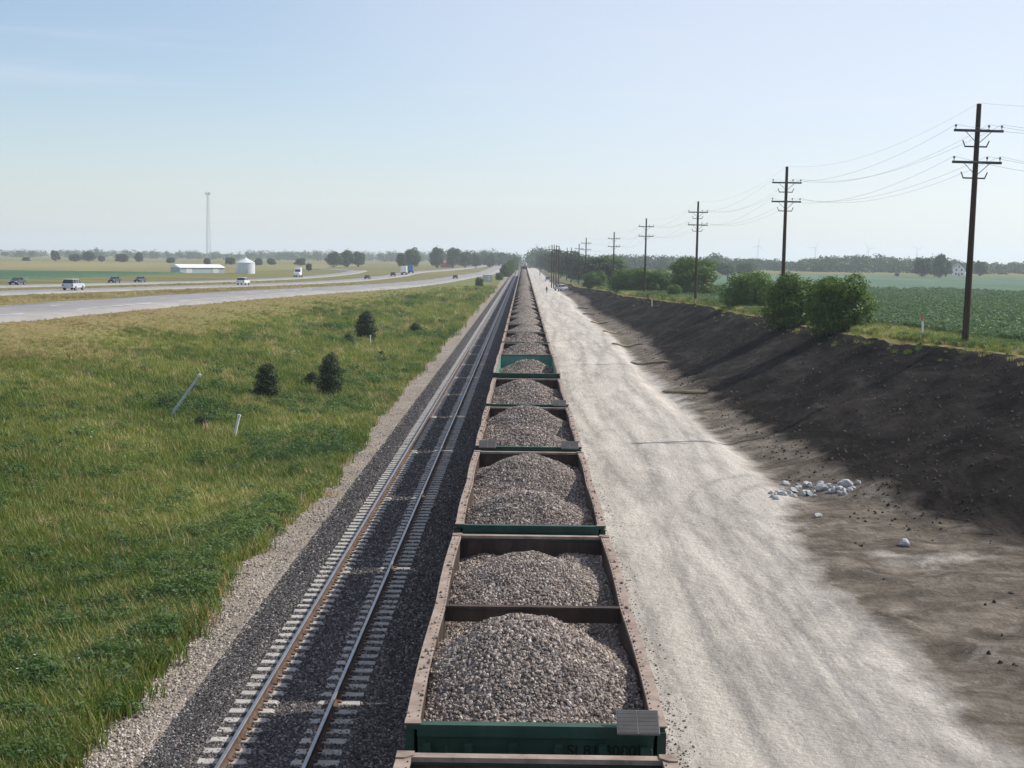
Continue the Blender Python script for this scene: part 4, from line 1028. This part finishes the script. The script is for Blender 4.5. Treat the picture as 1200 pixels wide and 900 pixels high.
def stake(px, py, px2, py2, r, label, top='stake'):
    p = at(px, py); k = pxm(p); q = RT*((px2-px)/k)+UP*((py-py2)/k); e = empty('marker_post', p); tag(e, label, 'post', 'marker posts in the grass')
    mb = MB(); mb.bar((0,0,-.1), q, r, 8); mb.build('shaft', M['stake'], e); mb = MB(); mb.bar(q, q*1.0+q.normalized()*(q.length*.22 if top == 'orange' else .1), r*1.35, 8); mb.build('cap', M[top], e)
stake(273,517,280,488,.07,'short white post tilted beside the leaning grey pole')
stake(421,391,421,378,.055,'left white stake at the shrub farther up the grass')
stake(434,407,434,394,.055,'right white stake in front of the shrub farther up')
stake(540,352,540,345,.06,'distant thin white stake in the grass near the road')
stake(1081,399,1081,376,.06,'white post with orange top at the bean field edge','orange')
stake(764,359,764,352,.06,'short pale post right of the fourth utility pole')
# pale rocks dumped at the foot of the bank
def rock_mesh(seed):
    bm = bmesh.new(); bmesh.ops.create_icosphere(bm, subdivisions=2, radius=1.); r = random.Random(seed)
    pl = [(Vector((r.gauss(0,1), r.gauss(0,1), r.gauss(0,1))).normalized(), r.uniform(.45,.8)) for _ in range(9)]
    for v in bm.verts:
        for n_, d_ in pl:
            e_ = v.co.dot(n_)-d_
            if e_ > 0: v.co -= n_*e_
        v.co *= r.uniform(.95,1.05)
    me = bpy.data.meshes.new('rock'); bm.to_mesh(me); bm.free(); me.materials.append(M['rockm']); return me
b = NB('pale_rock', .85, .3); n_ = b.noise(b.obj(), 2., 6, .7); b.col(b.ramp(n_, [(.3, (.26,.27,.28)), (.7, (.55,.55,.55))])); b.bump(n_, .4, .1); M['rockm'] = b.m
RM = [rock_mesh(i) for i in range(5)]
rr = random.Random(3); RK = []
for i in range(46):
    t = i/45; px = 906+t*92+rr.uniform(-5,5); py = 578+rr.uniform(-8,8)-4*math.sin(t*3.1); RK.append((px, py, rr.uniform(.09,.20)))
RK += [(990,570,.30),(984,576,.24),(962,574,.26),(945,579,.22),(930,577,.22),(1006,567,.18),(1061,640,.24),(958,606,.16)]
for i, (px, py, s_) in enumerate(RK):
    p = at(px, py); o = link('rock', RM[i % 5]); o.location = (p.x, p.y, p.z+s_*.25); o.scale = (s_*1.15, s_, s_*.8); o.rotation_euler = (rr.uniform(-.4,.4), rr.uniform(-.4,.4), rr.uniform(0,6))
    lb = 'small pale broken rock in the row dumped below the dark bank'
    if i == 46: lb = 'biggest pale rock, at the right of the dumped row'
    elif i == 47: lb = 'large pale rock touching the biggest one in the dumped row'
    elif i == 48: lb = 'large pale rock in the middle of the dumped row'
    elif i == 49: lb = 'pale rock left of the middle of the dumped row'
    elif i == 50: lb = 'pale rock near the left end of the dumped row'
    elif i == 51: lb = 'bright rock set apart at the right end of the row'
    elif i == 52: lb = 'lone pale rock on the brown dirt nearer the camera'
    elif i == 53: lb = 'dirty rock just below the dumped row'
    tag(o, lb, 'rock', 'pale rocks below the dark bank')
# straw wattles across the ditch
M['straw'] = m_rust('straw', (.24,.18,.10), (.36,.28,.17), (.48,.39,.25), 9, False, .95)
WT = ['nearest straw wattle lying across the ditch','second nearest straw wattle across the ditch','third straw wattle across the ditch','fourth straw wattle across the ditch','fifth straw wattle across the ditch','sixth straw wattle across the ditch','farthest straw wattle across the ditch']
for i, (x0, x1, y) in enumerate(((776,830,460),(739,784,425.5),(717,752,403.5),(706,729,388.5),(692,713,377.5),(683,698,368),(677,690,361))):
    a = at(x0, y); b_ = at(x1, y+.4); pts = []
    for j in range(13):
        t = j/12; q = a.lerp(b_, t); yy = q.y+.18*math.sin(t*7+i); pts.append(Vector((q.x, yy, float(T(q.x, yy))+.09+.02*math.sin(t*15))))
    rads = [.05]+[.11+.012*math.sin(j*2.3) for j in range(11)]+[.05]
    mb = MB(); mb.tube(pts, rads, 9); o = mb.build('straw_wattle', M['straw']); tag(o, WT[i], 'wattle', 'straw wattles across the ditch')
# person walking on the haul road
def person(px, py, label):
    p = at(px, py); e = empty('person', p, R(170)); tag(e, label, 'person')
    skin = flat('skin', (.35,.2,.14), .6); cl = flat('dark_workwear', (.045,.042,.05), .8); ha = flat('hair', (.03,.02,.015), .7)
    me = bpy.data.meshes.new('body')
    V = [(0,0,.95),(0,.01,1.12),(0,.02,1.32),(0,.0,1.46),(0,.02,1.54),(0,.03,1.66),(0,.02,1.75),
         (-.10,0,.88),(-.11,.12,.48),(-.11,.06,.08),(-.11,.18,.03),(.10,0,.88),(.11,-.10,.48),(.11,-.24,.09),(.11,-.12,.03),
         (-.2,0,1.42),(-.27,-.05,1.14),(-.26,.06,.90),(-.26,.09,.80),(.2,0,1.42),(.27,.06,1.14),(.26,.14,.92),(.26,.17,.82)]
    E = [(0,1),(1,2),(2,3),(3,4),(4,5),(5,6),(0,7),(7,8),(8,9),(9,10),(0,11),(11,12),(12,13),(13,14),(2,15),(15,16),(16,17),(17,18),(2,19),(19,20),(20,21),(21,22)]
    Rd = [.15,.14,.17,.07,.055,.10,.08,.09,.065,.045,.04,.09,.065,.045,.04,.065,.048,.038,.045,.065,.048,.038,.045]
    me.from_pydata(V, E, []); me.materials.append(cl); me.materials.append(skin); o = link('body', me, e)
    md = o.modifiers.new('skin', 'SKIN'); 
    for v, r_ in zip(me.skin_vertices[0].data if me.skin_vertices else [], Rd): v.radius = (r_, r_)
    if not me.skin_vertices:
        bpy.context.view_layer.objects.active = o; bpy.ops.mesh.customdata_skin_add()
        for v, r_ in zip(me.skin_vertices[0].data, Rd): v.radius = (r_, r_)
    me.skin_vertices[0].data[0].use_root = True
    sd_ = o.modifiers.new('sub', 'SUBSURF'); sd_.levels = 1; sd_.render_levels = 1
    dg = bpy.context.evaluated_depsgraph_get(); m2 = bpy.data.meshes.new_from_object(o.evaluated_get(dg)); o.modifiers.clear(); o.data = m2
    if len(m2.materials) < 2: m2.materials.clear(); m2.materials.append(cl); m2.materials.append(skin)
    for f in m2.polygons: f.material_index = 1 if (f.center.z > 1.5 or (abs(f.center.x) > .2 and f.center.z < .88 and f.center.z > .7)) else 0; f.use_smooth = True
    bm = bmesh.new(); bmesh.ops.create_uvsphere(bm, u_segments=12, v_segments=8, radius=.115)
    for v in bm.verts: v.co = Vector((v.co.x, v.co.y*1.1-.01, max(v.co.z, -.02)+1.70))
    me = bpy.data.meshes.new('hard_hat'); bm.to_mesh(me); bm.free(); me.materials.append(ha); link('hair', me, e)
person(640.5, 343.5, 'person in dark clothes walking on the pale haul road')

# ------------------------------------------------------------------ grass, weeds and crop plants
M['blade'] = leaf_mat('grass_blade', (.090,.145,.024), (.25,.265,.075), 'INSTANCER', .25)
M['dryblade'] = leaf_mat('dry_grass_blade', (.25,.20,.095), (.48,.39,.22), 'INSTANCER', .2)
M['weed'] = leaf_mat('weed_leaf', (.045,.095,.03), (.12,.18,.06), 'INSTANCER', .3)
M['beanleaf'] = leaf_mat('bean_leaf', (.055,.105,.058), (.12,.18,.11), 'INSTANCER', .3)
M['petal'] = flat('white_petal', (.75,.75,.68), .8); 
def tuft(name, seed, nb, h, spread, w_, mat, heads=False):
    r = random.Random(seed); V = []; F = []; mi = []
    for i in range(nb):
        t = r.uniform(0,6.283); rr_ = spread*math.sqrt(r.random()); x, y = rr_*math.cos(t), rr_*math.sin(t); hh = h*r.uniform(.55,1.1); a = r.uniform(0,6.283); ln = hh*r.uniform(.15,.6)
        dx, dy = math.cos(a), math.sin(a); px_, py_ = -dy*w_, dx*w_; k = len(V)
        V += [(x-px_,y-py_,-.03),(x+px_,y+py_,-.03),(x+dx*ln*.35-px_*.8,y+dy*ln*.35-py_*.8,hh*.6),(x+dx*ln*.35+px_*.8,y+dy*ln*.35+py_*.8,hh*.6),(x+dx*ln,y+dy*ln,hh)]
        F += [[k,k+1,k+3,k+2],[k+2,k+3,k+4]]; mi += [0,0]
        if heads and i % 9 == 0:
            c = Vector((x+dx*ln, y+dy*ln, hh+.01)); k = len(V); q = .024
            V += [tuple(c+Vector(v)*q) for v in ((-1,0,0),(0,-1,.2),(1,0,0),(0,1,.2))]; F.append([k,k+1,k+2,k+3]); mi.append(1)
    me = bpy.data.meshes.new(name); me.from_pydata(V, [], F); me.materials.append(mat); me.materials.append(M['petal']); me.polygons.foreach_set('material_index', mi); return me
def weed(name, seed, n_, h, w_, mat, ls):
    r = np.random.default_rng(seed); lob = [(r.uniform(-.3,.3)*w_, r.uniform(-.3,.3)*w_, h*r.uniform(.25,.8), w_*.3, w_*.3, h*.25) for _ in range(6)]
    return leaf_mesh(name, lob, n_, ls, seed, mat, .3, .7, .4)
CG = bpy.data.collections.new('grass_kinds')
for i in range(3): proto(CG, 'a%d_grass' % i, tuft('grass_tuft', i, 34, .42, .30, .011, M['blade']))
for i in range(2): proto(CG, 'b%d_dry' % i, tuft('dry_tuft', 10+i, 34, .46, .30, .010, M['dryblade']))
for i in range(2): proto(CG, 'c%d_weed' % i, weed('weed', 20+i, 150, .5, .6, M['weed'], .042))
proto(CG, 'd0_flower', tuft('flower_tuft', 33, 20, .55, .25, .010, M['blade'], True))
def grass_patch(name, label, x, y, smul):
    n = len(x); d = dryf(x, y)+ .9*(fbm(x*.13, y*.09, 51)-.47)+.25*(fbm(x*.6, y*.6, 57)-.5); u = rng.uniform(0,1,n); wd = fbm(x*.16, y*.12, 53)
    near = ss((x+14)/5)                    # leafy weeds crowd the gravel edge
    idx = rng.integers(0, 3, n); isd = u < np.clip((d-.15)*1.7, .22, .92); idx = np.where(isd, rng.integers(3, 5, n), idx)
    u2 = rng.uniform(0,1,n); idx = np.where((~isd) & (u2 < np.clip((wd-.53)*3.2+.18*near, .06, .7)), rng.integers(5, 7, n), idx); idx = np.where((~isd) & (rng.uniform(0,1,n) < .0004), 7, idx)
    mow = np.full(n, 1e9)
    for c in (c1, c2, c3): mow = np.minimum(mow, road_dist(x, y, c))
    mf = np.where(x < 0, .22+.78*ss((mow-9)/16), 1.); idx = np.where((mf < .6) & (idx > 4), 3, idx); smul = smul*mf
    s = smul*rng.uniform(.7,1.35,n)*(.75+.6*fbm(x*.2, y*.2, 55)); sc = np.stack([s*1.15, s*1.15, s*np.where(isd, .85, 1.)*rng.uniform(.75,1.2,n)], 1)
    rot = np.stack([rng.normal(0,.08,n), rng.normal(0,.08,n), rng.uniform(0,6.283,n)], 1)
    tint = np.clip(.5+1.9*(fbm(x*.16, y*.10, 58)-.5)+rng.normal(0,.2,n), 0, 1)
    me = bpy.data.meshes.new(name); o = link(name, me); add_scatter(o, CG, np.stack([x, y, T(x, y)], 1), sc, rot, idx, tint); tag(o, label, None, None, 'stuff')
def road_dist(x, y, c):
    P = np.stack([c[0], c[1]], 1); ok = np.zeros(len(x))
    for i in range(0, len(x), 4000):
        d = np.hypot(x[i:i+4000,None]-P[None,:,0], y[i:i+4000,None]-P[None,:,1]).min(1); ok[i:i+4000] = d
    return ok
n = 120000; y = falloff_y(n, 22, 420, 1.05); wmax = np.minimum(.40*y+6, 75); x = gedge(y) + np.abs(rng.normal(0, .3, n)) - np.abs(rng.uniform(0, 1, n))*wmax
for c in (c1, c2, c3): k = road_dist(x, y, c) > 5.9; x, y = x[k], y[k]
grass_patch('meadow_grass', 'wild green and tan grass covering the bank left of the tracks', x, y, (1.0+.0045*np.clip(y-40, 0, 300)))
n = 15000; y = falloff_y(n, 50, 420, .8); x = vedge(y) + .9 + np.abs(rng.normal(0, 3.6, n)); x = np.where(x > bedge(y), vedge(y)+rng.uniform(1.2, 5.4, n), x)
grass_patch('verge_grass', 'strip of bright grass and weeds between dark bank and bean field', x, y, (.62+.004*np.clip(y-60, 0, 150)))
n = 260; y = falloff_y(n, 60, 420, .9); x = vedge(y) +.6 - np.abs(rng.normal(0, 1.0, n))
grass_patch('bank_weeds', 'sparse weeds creeping over the top of the dark bank', x, y, .5+0*y)
CB = bpy.data.collections.new('bean_plants')
for i in range(3): proto(CB, 'bean%d' % i, weed('bean_plant', 40+i, 46, .42, .60, M['beanleaf'], .085))
n = 42000; y = falloff_y(n, 60, 420, 1.1); x = bedge(y) + rng.uniform(0, 1, n)**1.25*np.minimum(.35*y+20, 110); x = np.round(x/.76)*.76 + rng.normal(0, .05, n)
me = bean.data; add_scatter(bean, CB, np.stack([x, y, T(x, y)+.05], 1), rng.uniform(.8,1.3,n)*(1+.002*y), np.stack([0*x, 0*x, rng.uniform(0,6.28,n)], 1), rng.integers(0,3,n), np.clip(rng.normal(.5,.25,n), 0, 1))

# ------------------------------------------------------------------ haze
hb = NB('haze_air'); hb.t.nodes.remove(hb.b); pv = hb.n('VolumePrincipled'); pv.inputs['Color'].default_value = (.82,.91,1.,1); pv.inputs['Density'].default_value = HAZE; pv.inputs['Anisotropy'].default_value = .25
hb.t.links.new(pv.outputs[0], hb.o.inputs['Volume'])
mb = MB(); mb.box((0,4300,64), (18600,19600,138)); o = mb.build('haze', hb.m); o['kind'] = 'stuff'; o['label'] = 'pale summer haze filling the air over the plain'
